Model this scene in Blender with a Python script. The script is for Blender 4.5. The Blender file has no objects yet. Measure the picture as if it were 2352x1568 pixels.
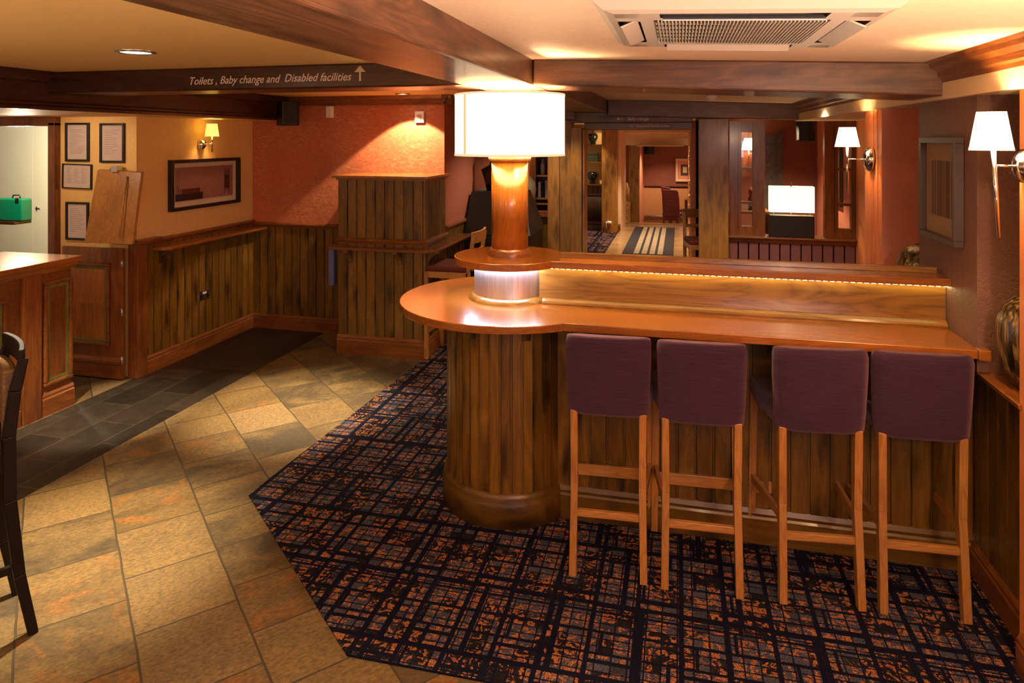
import bpy, bmesh, math, random
from mathutils import Vector, Matrix
random.seed(7)
SC = bpy.context.scene
COL = SC.collection
PI = math.pi
# ------------------------------------------------------------------ camera
F = 1568.0; CX = 1176.0; HY = 318.0; H = 1.95; A = math.atan(384 / F)
cam_d = bpy.data.cameras.new('camera'); cam = bpy.data.objects.new('camera', cam_d); COL.objects.link(cam)
cam_d.sensor_width = 36; cam_d.lens = 36 * F / 2352
cam_d.shift_x = 0; cam_d.shift_y = -(784 - HY) / 2352
cam_d.clip_start = 0.05; cam_d.clip_end = 100
cam.location = (0, 0, H); cam.rotation_euler = (PI / 2, 0, A)
SC.camera = cam
# ------------------------------------------------------------------ view
SC.view_settings.view_transform = 'Standard'; SC.view_settings.look = 'None'
SC.view_settings.gamma = 1; SC.view_settings.use_curve_mapping = False
SC.view_settings.exposure = 0.7
# ------------------------------------------------------------------ world and large lights
w = bpy.data.worlds.new('world'); SC.world = w; w.use_nodes = True
w.node_tree.nodes['Background'].inputs[0].default_value = (1.0, 0.58, 0.34, 1)
w.node_tree.nodes['Background'].inputs[1].default_value = 0.34

def light(kind, name, loc, energy, col, size=0.05, rot=None, **kw):
    d = bpy.data.lights.new(name, kind); d.energy = energy; d.color = col
    if kind == 'AREA':
        d.size = size
        if 'sy' in kw: d.shape = 'RECTANGLE'; d.size_y = kw['sy']
    else: d.shadow_soft_size = size
    if kind == 'SPOT':
        d.spot_size = math.radians(kw.get('ang', 80)); d.spot_blend = kw.get('blend', 0.5)
    o = bpy.data.objects.new(name, d); COL.objects.link(o); o.location = loc
    if rot: o.rotation_euler = rot
    return o
WARM = (1.0, 0.60, 0.28); MID = (1.0, 0.72, 0.45); COOL = (0.80, 0.72, 1.0)
# cool area fill added unseen behind the camera, tints the stool backs
light('AREA', 'window_light', (1.2, -1.6, 2.0), 20, COOL, 1.4, (math.radians(78), 0, math.radians(8)), sy=1.0)
# two unseen spots added low out of frame to brighten the ceiling
light('SPOT', 'ceiling_fill', (0.65, 0.9, 0.9), 150, (1, 0.68, 0.44), 0.08, (PI, 0, 0), ang=140, blend=0.5)
light('SPOT', 'ceiling_fill', (-2.6, 0.6, 1.0), 40, (1, 0.70, 0.36), 0.08, (PI, 0, 0), ang=140, blend=0.5)
# downlights pool light on stone floor, bar and far rooms; fill spots added
for lx_, ly_, lz_, le_ in ((0.95, 0.3, 1.95, 28), (-1.6, -0.7, 1.95, 12), (-3.4, 0.6, 1.95, 12)):     # unseen warm fills added around the viewpoint, no lamps built
    light('POINT', 'wall_lamp_and_fill_glow', (lx_, ly_, lz_), le_, (1, 0.60, 0.30), 0.06)
    light('SPOT', 'upward_fill', (lx_, ly_, lz_ + 0.05), le_ * 1.5, (1, 0.66, 0.40), 0.06, (PI, 0, 0), ang=168, blend=0.6)
def down(x, y, z, e, ang=75, col=MID, blend=0.6, size=0.03, aim=None):
    rot = (0, 0, 0)
    if aim:
        v = Vector((aim[0] - x, aim[1] - y, aim[2] - z)); rot = v.to_track_quat('-Z', 'Y').to_euler()
    return light('SPOT', 'downlight_and_fill_beam', (x, y, z), e, col, size, rot, ang=ang, blend=blend)
down(-2.55, 2.77, 2.35, 560, 46, col=(1, .74, .42), blend=1.0, aim=(-2.75, 2.62, 0))
down(-2.55, 4.35, 2.35, 560, 44, col=(1, .74, .42), blend=1.0, aim=(-2.7, 4.45, 0))
down(-2.52, 5.95, 2.35, 85, 104, blend=0.12, size=0.015)
down(-2.52, 5.95, 2.35, 30, 40, blend=0.3)
down(-4.62, 3.55, 2.12, 70, 70, blend=0.8)
down(-3.8, 3.0, 2.36, 420, 30, col=(1, .8, .55), aim=(-3.95, 4.0, 0))
down(0.2, 1.0, 2.34, 48, 115)  # fill spot added out of frame near the camera
down(1.0, 6.1, 2.28, 50, 120)
down(0.1, 6.3, 2.32, 50, 120)  # fill spot added to brighten the back wall, no fitting
down(-1.4, 6.9, 2.35, 40, 120)  # fill spot added for the back left, no fitting
down(-0.6, 5.6, 2.33, 18, 110)
down(-1.5, 0.8, 2.34, 22, 120)  # second fill spot added out of frame, left of the camera
down(-4.75, 3.9, 2.12, 14, 120, aim=(-4.7, 4.7, 1.3))  # added fill aimed at the notices, no fitting
light('POINT', 'servery_fill', (-6.2, 5.3, 1.95), 60, (1.0, 0.86, 0.62), 0.08)  # unseen point fill added to brighten the cupboard doors

# ------------------------------------------------------------------ calibrated points of the room
_s, _c = math.sin(A), math.cos(A)
def _ray(px, py):
    r = (px - CX) / F; v = -(py - HY) / F
    return (-_s + r * _c, _c + r * _s, v)
def ZP(px, py, Z=0.0):
    x, y, z = _ray(px, py); t = (Z - H) / z; return Vector((x * t, y * t, Z))
def XP(px, py, X):
    x, y, z = _ray(px, py); t = X / x; return Vector((X, y * t, H + z * t))
def YP(px, py, Y):
    x, y, z = _ray(px, py); t = Y / y; return Vector((x * t, Y, H + z * t))
def zc(x):
    return 2.37 if x < -0.75 else 2.37 - 0.037 * (x + 0.75)

# ------------------------------------------------------------------ materials
def mat(name):
    m = bpy.data.materials.new(name); m.use_nodes = True
    nt = m.node_tree; return m, nt, nt.nodes['Principled BSDF']
def N(nt, t, **kw):
    n = nt.nodes.new(t)
    for k, v in kw.items():
        if k.startswith('_'): setattr(n, k[1:], v)
        else: n.inputs[k.replace('__', ' ')].default_value = v
    return n
def ramp(nt, stops, src, interp='LINEAR'):
    r = nt.nodes.new('ShaderNodeValToRGB'); e = r.color_ramp.elements; r.color_ramp.interpolation = interp
    while len(e) < len(stops): e.new(0.5)
    for i, (p, c) in enumerate(stops):
        e[i].position = p; e[i].color = (c[0], c[1], c[2], 1) if not isinstance(c, (int, float)) else (c, c, c, 1)
    nt.links.new(src, r.inputs[0]); return r.outputs[0]
def mixc(nt, a, b, fac, mode='MIX'):
    m = nt.nodes.new('ShaderNodeMix'); m.data_type = 'RGBA'; m.blend_type = mode
    for i, v in ((6, a), (7, b), (0, fac)):
        if isinstance(v, bpy.types.NodeSocket): nt.links.new(v, m.inputs[i])
        elif isinstance(v, (int, float)): m.inputs[i].default_value = v if i == 0 else (v, v, v, 1)
        else: m.inputs[i].default_value = (v[0], v[1], v[2], 1)
    return m.outputs[2]
def math_(nt, op, a, b=None):
    m = nt.nodes.new('ShaderNodeMath'); m.operation = op
    for i, v in ((0, a), (1, b)):
        if v is None: continue
        if isinstance(v, bpy.types.NodeSocket): nt.links.new(v, m.inputs[i])
        else: m.inputs[i].default_value = v
    return m.outputs[0]
def bump(nt, b, src, st=0.3, dist=0.01):
    n = N(nt, 'ShaderNodeBump', Strength=st, Distance=dist); nt.links.new(src, n.inputs['Height'])
    nt.links.new(n.outputs[0], b.inputs['Normal'])
def flat(name, col, rough=0.6, metal=0.0, spec=0.5, noise=0.0, nscale=20, bmp=0.0):
    m, nt, b = mat(name)
    b.inputs['Base Color'].default_value = (*col, 1); b.inputs['Roughness'].default_value = rough
    b.inputs['Metallic'].default_value = metal; b.inputs['Specular IOR Level'].default_value = spec
    tc = N(nt, 'ShaderNodeTexCoord'); nz = N(nt, 'ShaderNodeTexNoise', Scale=nscale, Detail=5.0)
    nt.links.new(tc.outputs['Object'], nz.inputs['Vector'])
    if noise:
        c = ramp(nt, [(0.3, [k * (1 - noise) for k in col]), (0.7, [min(1, k * (1 + noise)) for k in col])], nz.outputs[0])
        nt.links.new(c, b.inputs['Base Color'])
    if bmp: bump(nt, b, nz.outputs[0], bmp, 0.01)
    return m
def emit(name, col, st):
    m, nt, b = mat(name)
    b.inputs['Base Color'].default_value = (*col, 1); b.inputs['Roughness'].default_value = 0.8
    b.inputs['Emission Color'].default_value = (*col, 1); b.inputs['Emission Strength'].default_value = st
    return m
def wood(name, dark, mid, light_, axis='Z', knots=0.5, rough=0.35, gs=1.0, coat=0.0, vary=0.35, figure=0.5):
    m, nt, b = mat(name)
    tc = N(nt, 'ShaderNodeTexCoord'); at = N(nt, 'ShaderNodeAttribute', _attribute_name='rnd')
    vm = N(nt, 'ShaderNodeVectorMath', _operation='MULTIPLY_ADD')
    nt.links.new(at.outputs['Fac'], vm.inputs[0]); vm.inputs[1].default_value = (13.1, 7.7, 31.3)
    nt.links.new(tc.outputs['Object'], vm.inputs[2])
    s = {'X': (0.09, 1, 1), 'Y': (1, 0.09, 1), 'Z': (1, 1, 0.09)}[axis]
    def mapped(k, st=1.0):
        mp = N(nt, 'ShaderNodeMapping'); sc = [k * (v if v == 1 else v * st) for v in s]
        mp.inputs['Scale'].default_value = sc; nt.links.new(vm.outputs[0], mp.inputs['Vector']); return mp.outputs[0]
    n1 = N(nt, 'ShaderNodeTexNoise', Scale=9.0 * gs, Detail=3.0, Distortion=1.2 * figure)
    nt.links.new(mapped(1.0, 1.6), n1.inputs['Vector'])
    rings = math_(nt, 'FRACT', math_(nt, 'MULTIPLY', n1.outputs[0], 9.0))
    rings = math_(nt, 'PINGPONG', rings, 0.5)
    n2 = N(nt, 'ShaderNodeTexNoise', Scale=110.0 * gs, Detail=4.0, Roughness=0.6); nt.links.new(mapped(1.0, 0.35), n2.inputs['Vector'])
    n3 = N(nt, 'ShaderNodeTexNoise', Scale=3.0, Detail=3.0); nt.links.new(mapped(1.0, 4.0), n3.inputs['Vector'])
    g = math_(nt, 'ADD', math_(nt, 'MULTIPLY', rings, 0.40 + 0.2 * (figure > 0.9)), math_(nt, 'ADD', math_(nt, 'MULTIPLY', n2.outputs[0], 0.45), 0.19))
    col = ramp(nt, [(0.25, dark), (0.5, mid), (0.78, light_)], g)
    col = mixc(nt, col, ramp(nt, [(0.3, 0.45), (0.65, 1.15)], n3.outputs[0]), 0.55, 'MULTIPLY')
    # board to board tone
    col = mixc(nt, col, ramp(nt, [(0.0, 1 - vary), (1.0, 1.0)], math_(nt, 'FRACT', math_(nt, 'MULTIPLY', at.outputs['Fac'], 7.31))), 1.0, 'MULTIPLY')
    if knots:
        mp = N(nt, 'ShaderNodeMapping')
        k = {'X': (2.4, 9, 9), 'Y': (9, 2.4, 9), 'Z': (9, 9, 2.4)}[axis]
        mp.inputs['Scale'].default_value = k; nt.links.new(vm.outputs[0], mp.inputs['Vector'])
        nd = N(nt, 'ShaderNodeTexNoise', Scale=3.0); nt.links.new(mp.outputs[0], nd.inputs['Vector'])
        mx = N(nt, 'ShaderNodeVectorMath', _operation='MULTIPLY_ADD'); mx.inputs[1].default_value = (0.45, 0.45, 0.45)
        nt.links.new(nd.outputs['Color'], mx.inputs[0]); nt.links.new(mp.outputs[0], mx.inputs[2])
        v = N(nt, 'ShaderNodeTexVoronoi', Scale=1.0); nt.links.new(mx.outputs[0], v.inputs['Vector'])
        kf = ramp(nt, [(0.10, 1.0), (0.19, 0.7), (0.42, 0.0)], v.outputs['Distance'])
        col = mixc(nt, col, [c * 0.16 for c in dark], math_(nt, 'MULTIPLY', kf, knots))
    nt.links.new(col, b.inputs['Base Color'])
    b.inputs['Roughness'].default_value = rough
    b.inputs['Coat Weight'].default_value = coat; b.inputs['Coat Roughness'].default_value = 0.12
    bump(nt, b, n2.outputs[0], 0.02 if coat > 0.3 else 0.10, 0.002)
    return m
M = {}
PD, PM, PL = (0.095, 0.040, 0.005), (0.185, 0.088, 0.010), (0.27, 0.138, 0.018)
for a in 'XYZ':
    M['pine' + a] = wood('pine_' + a, PD, PM, PL, a, 0.85, 0.38, 1.0, 0.15)
    M['oak' + a] = wood('oak_' + a, (0.25, 0.075, 0.010), (0.36, 0.118, 0.016), (0.46, 0.17, 0.028), a, 0.0, 0.24, 0.9, 0.5, 0.15, 0.6)
    M['beam' + a] = wood('beam_' + a, (0.07, 0.030, 0.017), (0.15, 0.066, 0.036), (0.25, 0.115, 0.062), a, 0.7, 0.4, 0.8, 0.15, 0.2)
    M['dark' + a] = wood('darkwood_' + a, (0.018, 0.005, 0.002), (0.055, 0.016, 0.006), (0.10, 0.032, 0.011), a, 0.5, 0.35, 0.8, 0.2, 0.2)
    M['red' + a] = wood('redwood_' + a, (0.10, 0.028, 0.006), (0.22, 0.068, 0.014), (0.34, 0.12, 0.026), a, 0.3, 0.32, 1.0, 0.2, 0.15)
    M['beech' + a] = wood('beech_' + a, (0.26, 0.10, 0.022), (0.42, 0.185, 0.045), (0.56, 0.27, 0.075), a, 0.0, 0.35, 1.6, 0.15, 0.1, 0.3)
M['postZ'] = wood('honey_pine_post', (0.20, 0.085, 0.014), (0.36, 0.17, 0.032), (0.50, 0.26, 0.055), 'Z', 0.7, 0.4, 0.8, 0.1, 0.15)
M['slope'] = wood('ash_panel', (0.075, 0.030, 0.005), (0.26, 0.12, 0.020), (0.34, 0.17, 0.030), 'X', 0.0, 0.28, 0.6, 0.4, 0.1, 1.2)

def plaster(name, col, streak=None, bmp=0.15, sc=30, rough=0.6):
    m, nt, b = mat(name); tc = N(nt, 'ShaderNodeTexCoord')
    n = N(nt, 'ShaderNodeTexNoise', Scale=sc, Detail=8.0, Roughness=0.65); nt.links.new(tc.outputs['Object'], n.inputs['Vector'])
    base = ramp(nt, [(0.3, [k * 0.88 for k in col]), (0.7, col)], n.outputs[0])
    if streak:
        mp = N(nt, 'ShaderNodeMapping'); mp.inputs['Scale'].default_value = (1, 1, 3.2); nt.links.new(tc.outputs['Object'], mp.inputs['Vector'])
        big = N(nt, 'ShaderNodeTexNoise', Scale=1.6, Detail=2.0); nt.links.new(tc.outputs['Object'], big.inputs['Vector'])
        fine = N(nt, 'ShaderNodeTexNoise', Scale=26.0, Detail=10.0, Roughness=0.75, Distortion=1.0); nt.links.new(mp.outputs[0], fine.inputs['Vector'])
        f = ramp(nt, [(0.50, 0.0), (0.60, 0.6)], fine.outputs[0])
        f = math_(nt, 'MULTIPLY', f, ramp(nt, [(0.35, 0.1), (0.65, 1.0)], big.outputs[0]))
        base = mixc(nt, base, streak, f)
    nt.links.new(base, b.inputs['Base Color']); b.inputs['Roughness'].default_value = rough
    bump(nt, b, n.outputs[0], bmp, 0.01); return m
M['ceil'] = plaster('ceiling_paint', (0.74, 0.52, 0.22), bmp=0.02)
M['ceil_r'] = plaster('ceiling_paint_cream', (0.86, 0.70, 0.54), bmp=0.02)
M['yellow'] = plaster('ochre_plaster', (0.80, 0.52, 0.18), bmp=0.25, sc=40)
M['red'] = plaster('red_plaster', (0.44, 0.115, 0.045), (0.72, 0.38, 0.16), 0.45, 18)
M['redside'] = plaster('russet_plaster', (0.42, 0.15, 0.10), bmp=0.3, sc=22)
M['brown'] = plaster('brown_textured_plaster', (0.20, 0.095, 0.065), bmp=0.9, sc=60, rough=0.45)
M['orange'] = flat('orange_paint', (0.80, 0.28, 0.10), 0.4, noise=0.05)
M['pink'] = flat('salmon_paint', (0.78, 0.29, 0.18), 0.5, noise=0.06, nscale=8)
M['cream'] = flat('cream_paint', (0.78, 0.60, 0.38), 0.5)
M['white'] = flat('white_plastic', (0.75, 0.72, 0.68), 0.35)
M['acwhite'] = flat('white_enamel', (0.46, 0.42, 0.39), 0.35)
M['acgrey'] = flat('grey_flap', (0.34, 0.38, 0.44), 0.4)
M['doorwhite'] = flat('off_white_laminate', (0.66, 0.68, 0.58), 0.5)
M['black'] = flat('matt_black', (0.006, 0.006, 0.007), 0.4)
M['blackwood'] = flat('black_lacquered_wood', (0.008, 0.005, 0.004), 0.5, spec=0.2)
M['chrome'] = flat('chrome', (0.85, 0.82, 0.80), 0.12, 1.0)
M['steel'] = flat('satin_steel', (0.62, 0.60, 0.62), 0.28, 1.0)
M['purplewood'] = flat('purple_painted_boards', (0.17, 0.065, 0.07), 0.5, noise=0.1)
M['mauve'] = flat('terracotta_wall', (0.24, 0.075, 0.04), 0.6, noise=0.1, nscale=6)
M['green'] = flat('green_plastic', (0.0, 0.13, 0.07), 0.35)
M['paper'] = flat('paper', (0.62, 0.50, 0.46), 0.25, noise=0.03)
M['ink'] = flat('grey_print', (0.16, 0.12, 0.10), 0.6)
M['silverframe'] = flat('bronze_frame', (0.12, 0.095, 0.09), 0.3, 0.5)
M['tape'] = flat('olive_border', (0.13, 0.13, 0.03), 0.45, noise=0.2)
M['text'] = flat('silver_lettering', (0.62, 0.52, 0.45), 0.6)
M['wicker'] = flat('tan_woven_seat', (0.16, 0.09, 0.035), 0.6, noise=0.3, nscale=60, bmp=0.4)
M['redseat'] = flat('dark_red_upholstery', (0.11, 0.014, 0.010), 0.8, noise=0.3, nscale=80)
M['bluecloth'] = flat('blue_cloth', (0.10, 0.11, 0.24), 0.8)
M['hallfloor'] = wood('light_floorboards', (0.42, 0.26, 0.12), (0.60, 0.40, 0.20), (0.70, 0.50, 0.28), 'X', 0, 0.22, 1.0, 0.3, 0.2)
M['stonevase'] = flat('speckled_stoneware', (0.26, 0.22, 0.17), 0.6, noise=0.6, nscale=120, bmp=0.5)
M['gold'] = flat('rough_gold_stone', (0.62, 0.42, 0.14), 0.4, noise=0.5, nscale=30, bmp=0.8)
def brushed():
    m, nt, b = mat('brushed_steel'); tc = N(nt, 'ShaderNodeTexCoord'); mp = N(nt, 'ShaderNodeMapping')
    mp.inputs['Scale'].default_value = (60, 60, 0.6); nt.links.new(tc.outputs['Object'], mp.inputs['Vector'])
    n = N(nt, 'ShaderNodeTexNoise', Scale=6.0, Detail=3.0); nt.links.new(mp.outputs[0], n.inputs['Vector'])
    nt.links.new(ramp(nt, [(0.3, (0.50, 0.48, 0.50)), (0.7, (0.75, 0.73, 0.76))], n.outputs[0]), b.inputs['Base Color'])
    b.inputs['Metallic'].default_value = 0.9; b.inputs['Roughness'].default_value = 0.36
    b.inputs['Anisotropic'].default_value = 0.5; return m
M['brushed'] = brushed()
def vase_mat():
    m, nt, b = mat('streaked_bronze_glaze'); tc = N(nt, 'ShaderNodeTexCoord'); mp = N(nt, 'ShaderNodeMapping')
    mp.inputs['Scale'].default_value = (38, 38, 2.0); nt.links.new(tc.outputs['Object'], mp.inputs['Vector'])
    n = N(nt, 'ShaderNodeTexNoise', Scale=2.0, Detail=5.0, Distortion=0.6); nt.links.new(mp.outputs[0], n.inputs['Vector'])
    nt.links.new(ramp(nt, [(0.38, (0.012, 0.009, 0.005)), (0.52, (0.09, 0.055, 0.02)), (0.66, (0.42, 0.26, 0.09))], n.outputs[0]), b.inputs['Base Color'])
    b.inputs['Roughness'].default_value = 0.3; b.inputs['Metallic'].default_value = 0.3; bump(nt, b, n.outputs[0], 0.4, 0.01); return m
M['vase'] = vase_mat()
def fabric(name, c1, c2):
    m, nt, b = mat(name); tc = N(nt, 'ShaderNodeTexCoord'); mp = N(nt, 'ShaderNodeMapping')
    mp.inputs['Scale'].default_value = (9, 9, 260); nt.links.new(tc.outputs['Object'], mp.inputs['Vector'])
    n = N(nt, 'ShaderNodeTexNoise', Scale=1.0, Detail=4.0, Roughness=0.7); nt.links.new(mp.outputs[0], n.inputs['Vector'])
    nt.links.new(ramp(nt, [(0.35, c1), (0.65, c2)], n.outputs[0]), b.inputs['Base Color'])
    b.inputs['Roughness'].default_value = 0.85; b.inputs['Sheen Weight'].default_value = 0.35
    b.inputs['Sheen Tint'].default_value = (0.9, 0.5, 0.5, 1); b.inputs['Specular IOR Level'].default_value = 0.2
    bump(nt, b, n.outputs[0], 0.5, 0.004); return m
M['purple'] = fabric('purple_ribbed_fabric', (0.022, 0.0085, 0.025), (0.047, 0.020, 0.050))
M['navy'] = fabric('navy_seat_fabric', (0.018, 0.022, 0.060), (0.035, 0.040, 0.095))
M['stripe'] = fabric('striped_chair_fabric', (0.10, 0.012, 0.02), (0.26, 0.07, 0.06))
def stone():
    m, nt, b = mat('slate_paving'); tc = N(nt, 'ShaderNodeTexCoord'); mp = N(nt, 'ShaderNodeMapping')
    mp.inputs['Rotation'].default_value = (0, 0, math.radians(42)); mp.inputs['Location'].default_value = (0.045, 0.105, 0)
    nt.links.new(tc.outputs['Object'], mp.inputs['Vector'])
    wob = N(nt, 'ShaderNodeTexNoise', Scale=5.0, Detail=4.0); nt.links.new(mp.outputs[0], wob.inputs['Vector'])
    ad = N(nt, 'ShaderNodeVectorMath', _operation='MULTIPLY_ADD'); ad.inputs[1].default_value = (0.012, 0.012, 0)
    nt.links.new(wob.outputs['Color'], ad.inputs[0]); nt.links.new(mp.outputs[0], ad.inputs[2])
    # slabs are laid in rows 0.38 m wide with staggered joints
    br = N(nt, 'ShaderNodeTexBrick', Scale=1.0); br.offset = 0.37; br.squash = 0.8; br.squash_frequency = 3
    br.inputs['Mortar Size'].default_value = 0.0045; br.inputs['Mortar Smooth'].default_value = 0.3
    br.inputs['Brick Width'].default_value = 0.42; br.inputs['Row Height'].default_value = 0.385
    br.inputs['Color1'].default_value = (0, 0, 0, 1); br.inputs['Color2'].default_value = (1, 1, 1, 1); br.inputs['Mortar'].default_value = (0.5, 0.5, 0.5, 1)
    nt.links.new(ad.outputs[0], br.inputs['Vector'])
    rv = N(nt, 'ShaderNodeSeparateColor'); nt.links.new(br.outputs['Color'], rv.inputs[0]); r = rv.outputs[0]
    off = N(nt, 'ShaderNodeVectorMath', _operation='MULTIPLY_ADD'); off.inputs[1].default_value = (9, 5, 7)
    nt.links.new(br.outputs['Color'], off.inputs[0]); nt.links.new(mp.outputs[0], off.inputs[2])
    mp2 = N(nt, 'ShaderNodeMapping'); mp2.inputs['Scale'].default_value = (1, 0.5, 1); nt.links.new(off.outputs[0], mp2.inputs['Vector'])
    n1 = N(nt, 'ShaderNodeTexNoise', Scale=3.2, Detail=8.0, Roughness=0.6, Distortion=0.7); nt.links.new(mp2.outputs[0], n1.inputs['Vector'])
    n2 = N(nt, 'ShaderNodeTexNoise', Scale=85.0, Detail=9.0, Roughness=0.8); nt.links.new(mp2.outputs[0], n2.inputs['Vector'])
    n3 = N(nt, 'ShaderNodeTexNoise', Scale=5.0, Detail=4.0, Distortion=1.4); nt.links.new(off.outputs[0], n3.inputs['Vector'])
    col = ramp(nt, [(0.0, (0.048, 0.034, 0.018)), (0.3, (0.085, 0.060, 0.026)), (0.6, (0.125, 0.080, 0.026)), (0.85, (0.175, 0.12, 0.05)), (1.0, (0.22, 0.155, 0.075))], r)
    col = mixc(nt, col, (0.26, 0.175, 0.065), math_(nt, 'MULTIPLY', ramp(nt, [(0.45, 0.0), (0.62, 1.0)], n1.outputs[0]), 0.55))
    rust = math_(nt, 'MULTIPLY', ramp(nt, [(0.52, 0.0), (0.62, 1.0)], n3.outputs[0]), ramp(nt, [(0.42, 0.0), (0.5, 0.9), (0.62, 0.9), (0.7, 0.1)], r))
    col = mixc(nt, col, (0.24, 0.105, 0.020), rust)
    col = mixc(nt, col, ramp(nt, [(0.36, 0.28), (0.50, 0.9), (0.66, 1.5)], n2.outputs[0]), 0.9, 'MULTIPLY')
    col = mixc(nt, col, (0.045, 0.034, 0.018), br.outputs['Fac'])
    col = mixc(nt, col, (0.82, 0.80, 0.74), 1.0, 'MULTIPLY')
    nt.links.new(col, b.inputs['Base Color']); b.inputs['Roughness'].default_value = 0.62
    hgt = math_(nt, 'SUBTRACT', math_(nt, 'ADD', math_(nt, 'MULTIPLY', n1.outputs[0], 0.5), math_(nt, 'MULTIPLY', n2.outputs[0], 0.45)), math_(nt, 'MULTIPLY', br.outputs['Fac'], 0.8))
    bump(nt, b, hgt, 0.7, 0.012); return m
M['stone'] = stone()
def slate():
    m, nt, b = mat('dark_slate_tiles'); tc = N(nt, 'ShaderNodeTexCoord'); mp = N(nt, 'ShaderNodeMapping')
    mp.inputs['Rotation'].default_value = (0, 0, PI / 2); nt.links.new(tc.outputs['Object'], mp.inputs['Vector'])
    br = N(nt, 'ShaderNodeTexBrick', Scale=1.0); br.offset = 0.5
    br.inputs['Mortar Size'].default_value = 0.004; br.inputs['Brick Width'].default_value = 0.56; br.inputs['Row Height'].default_value = 0.28
    br.inputs['Color1'].default_value = (0.012, 0.009, 0.006, 1); br.inputs['Color2'].default_value = (0.034, 0.026, 0.018, 1); br.inputs['Mortar'].default_value = (0.05, 0.038, 0.024, 1)
    nt.links.new(mp.outputs[0], br.inputs['Vector'])
    n = N(nt, 'ShaderNodeTexNoise', Scale=12.0, Detail=8.0); nt.links.new(tc.outputs['Object'], n.inputs['Vector'])
    nt.links.new(mixc(nt, br.outputs['Color'], ramp(nt, [(0.3, 0.7), (0.7, 1.2)], n.outputs[0]), 1.0, 'MULTIPLY'), b.inputs['Base Color'])
    b.inputs['Roughness'].default_value = 0.42; bump(nt, b, n.outputs[0], 0.15, 0.01); return m
M['slate'] = slate()
def carpet(name='lattice_carpet', k=1.0):
    m, nt, b = mat(name); tc = N(nt, 'ShaderNodeTexCoord')
    wob = N(nt, 'ShaderNodeTexNoise', Scale=300.0, Detail=1.0); nt.links.new(tc.outputs['Object'], wob.inputs['Vector'])
    ad = N(nt, 'ShaderNodeVectorMath', _operation='MULTIPLY_ADD'); ad.inputs[1].default_value = (0.009, 0.009, 0)
    nt.links.new(wob.outputs['Color'], ad.inputs[0]); nt.links.new(tc.outputs['Object'], ad.inputs[2])
    def brick(w_, h_, mo, rot, off, fr, sq, sf, loc=(0, 0, 0)):
        mp = N(nt, 'ShaderNodeMapping'); mp.inputs['Rotation'].default_value = (0, 0, rot); mp.inputs['Location'].default_value = loc
        nt.links.new(ad.outputs[0], mp.inputs['Vector'])
        br = N(nt, 'ShaderNodeTexBrick', Scale=1.0 / k); br.offset = off; br.offset_frequency = fr; br.squash = sq; br.squash_frequency = sf
        br.inputs['Mortar Size'].default_value = mo; br.inputs['Mortar Smooth'].default_value = 0.0
        br.inputs['Brick Width'].default_value = w_; br.inputs['Row Height'].default_value = h_
        br.inputs['Color1'].default_value = (0, 0, 0, 1); br.inputs['Color2'].default_value = (1, 1, 1, 1)
        nt.links.new(mp.outputs[0], br.inputs['Vector']); return br
    b2 = brick(0.31, 0.175, 0.010, PI / 2, 0.0, 2, 1.7, 2, (0.05, 0.03, 0))
    b3 = brick(0.47, 0.40, 0.012, 0, 0.33, 2, 0.7, 3, (0.21, 0.11, 0))
    b4 = brick(0.36, 0.115, 0.007, 0, 0.41, 2, 1.3, 3, (0.02, 0.09, 0))
    cw, ch = 0.060 * k, 0.042 * k
    sx = N(nt, 'ShaderNodeSeparateXYZ'); nt.links.new(ad.outputs[0], sx.inputs[0])
    lx = math_(nt, 'LESS_THAN', math_(nt, 'PINGPONG', sx.outputs[0], cw / 2), 0.0032 * k); ly = math_(nt, 'LESS_THAN', math_(nt, 'PINGPONG', sx.outputs[1], ch / 2), 0.0030 * k)
    lines = math_(nt, 'MAXIMUM', math_(nt, 'MAXIMUM', lx, ly), math_(nt, 'MAXIMUM', b4.outputs['Fac'], math_(nt, 'MAXIMUM', b2.outputs['Fac'], b3.outputs['Fac'])))
    sn = N(nt, 'ShaderNodeVectorMath', _operation='SNAP'); sn.inputs[1].default_value = (cw, ch, 10); nt.links.new(tc.outputs['Object'], sn.inputs[0])
    wn = N(nt, 'ShaderNodeTexWhiteNoise'); nt.links.new(sn.outputs[0], wn.inputs['Vector'])
    na = N(nt, 'ShaderNodeTexNoise', Scale=17.0 / k, Detail=2.0, Distortion=2.6); nt.links.new(ad.outputs[0], na.inputs['Vector'])
    nb = N(nt, 'ShaderNodeTexNoise', Scale=6.0 / k, Detail=1.0); nt.links.new(sn.outputs[0], nb.inputs['Vector'])
    nc = N(nt, 'ShaderNodeTexNoise', Scale=190.0, Detail=2.0); nt.links.new(tc.outputs['Object'], nc.inputs['Vector'])
    orange = ramp(nt, [(0.515, 0.0), (0.545, 1.0)], na.outputs[0])
    grey = ramp(nt, [(0.45, (0.012, 0.011, 0.017)), (0.50, (0.060, 0.064, 0.098))], nb.outputs[0])
    speck = ramp(nt, [(0.40, 0.15), (0.49, 1.0)], nc.outputs[0])
    oc = mixc(nt, (0.27, 0.088, 0.040), (0.33, 0.150, 0.058), ramp(nt, [(0.45, 0.0), (0.55, 1.0)], nc.outputs[0]))
    cell = ramp(nt, [(0.10, 0.0), (0.12, 1.0)], wn.outputs[0])
    col = mixc(nt, grey, oc, math_(nt, 'MULTIPLY', orange, cell))
    col = mixc(nt, col, speck, 0.75, 'MULTIPLY')
    col = mixc(nt, col, (0.004, 0.0045, 0.016), lines)
    nt.links.new(col, b.inputs['Base Color']); b.inputs['Roughness'].default_value = 0.95; b.inputs['Specular IOR Level'].default_value = 0.1
    bump(nt, b, nc.outputs[0], 0.6, 0.006); return m
M['carpet'] = carpet(); M['carpet2'] = carpet('lattice_carpet_large', 2.2)
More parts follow.
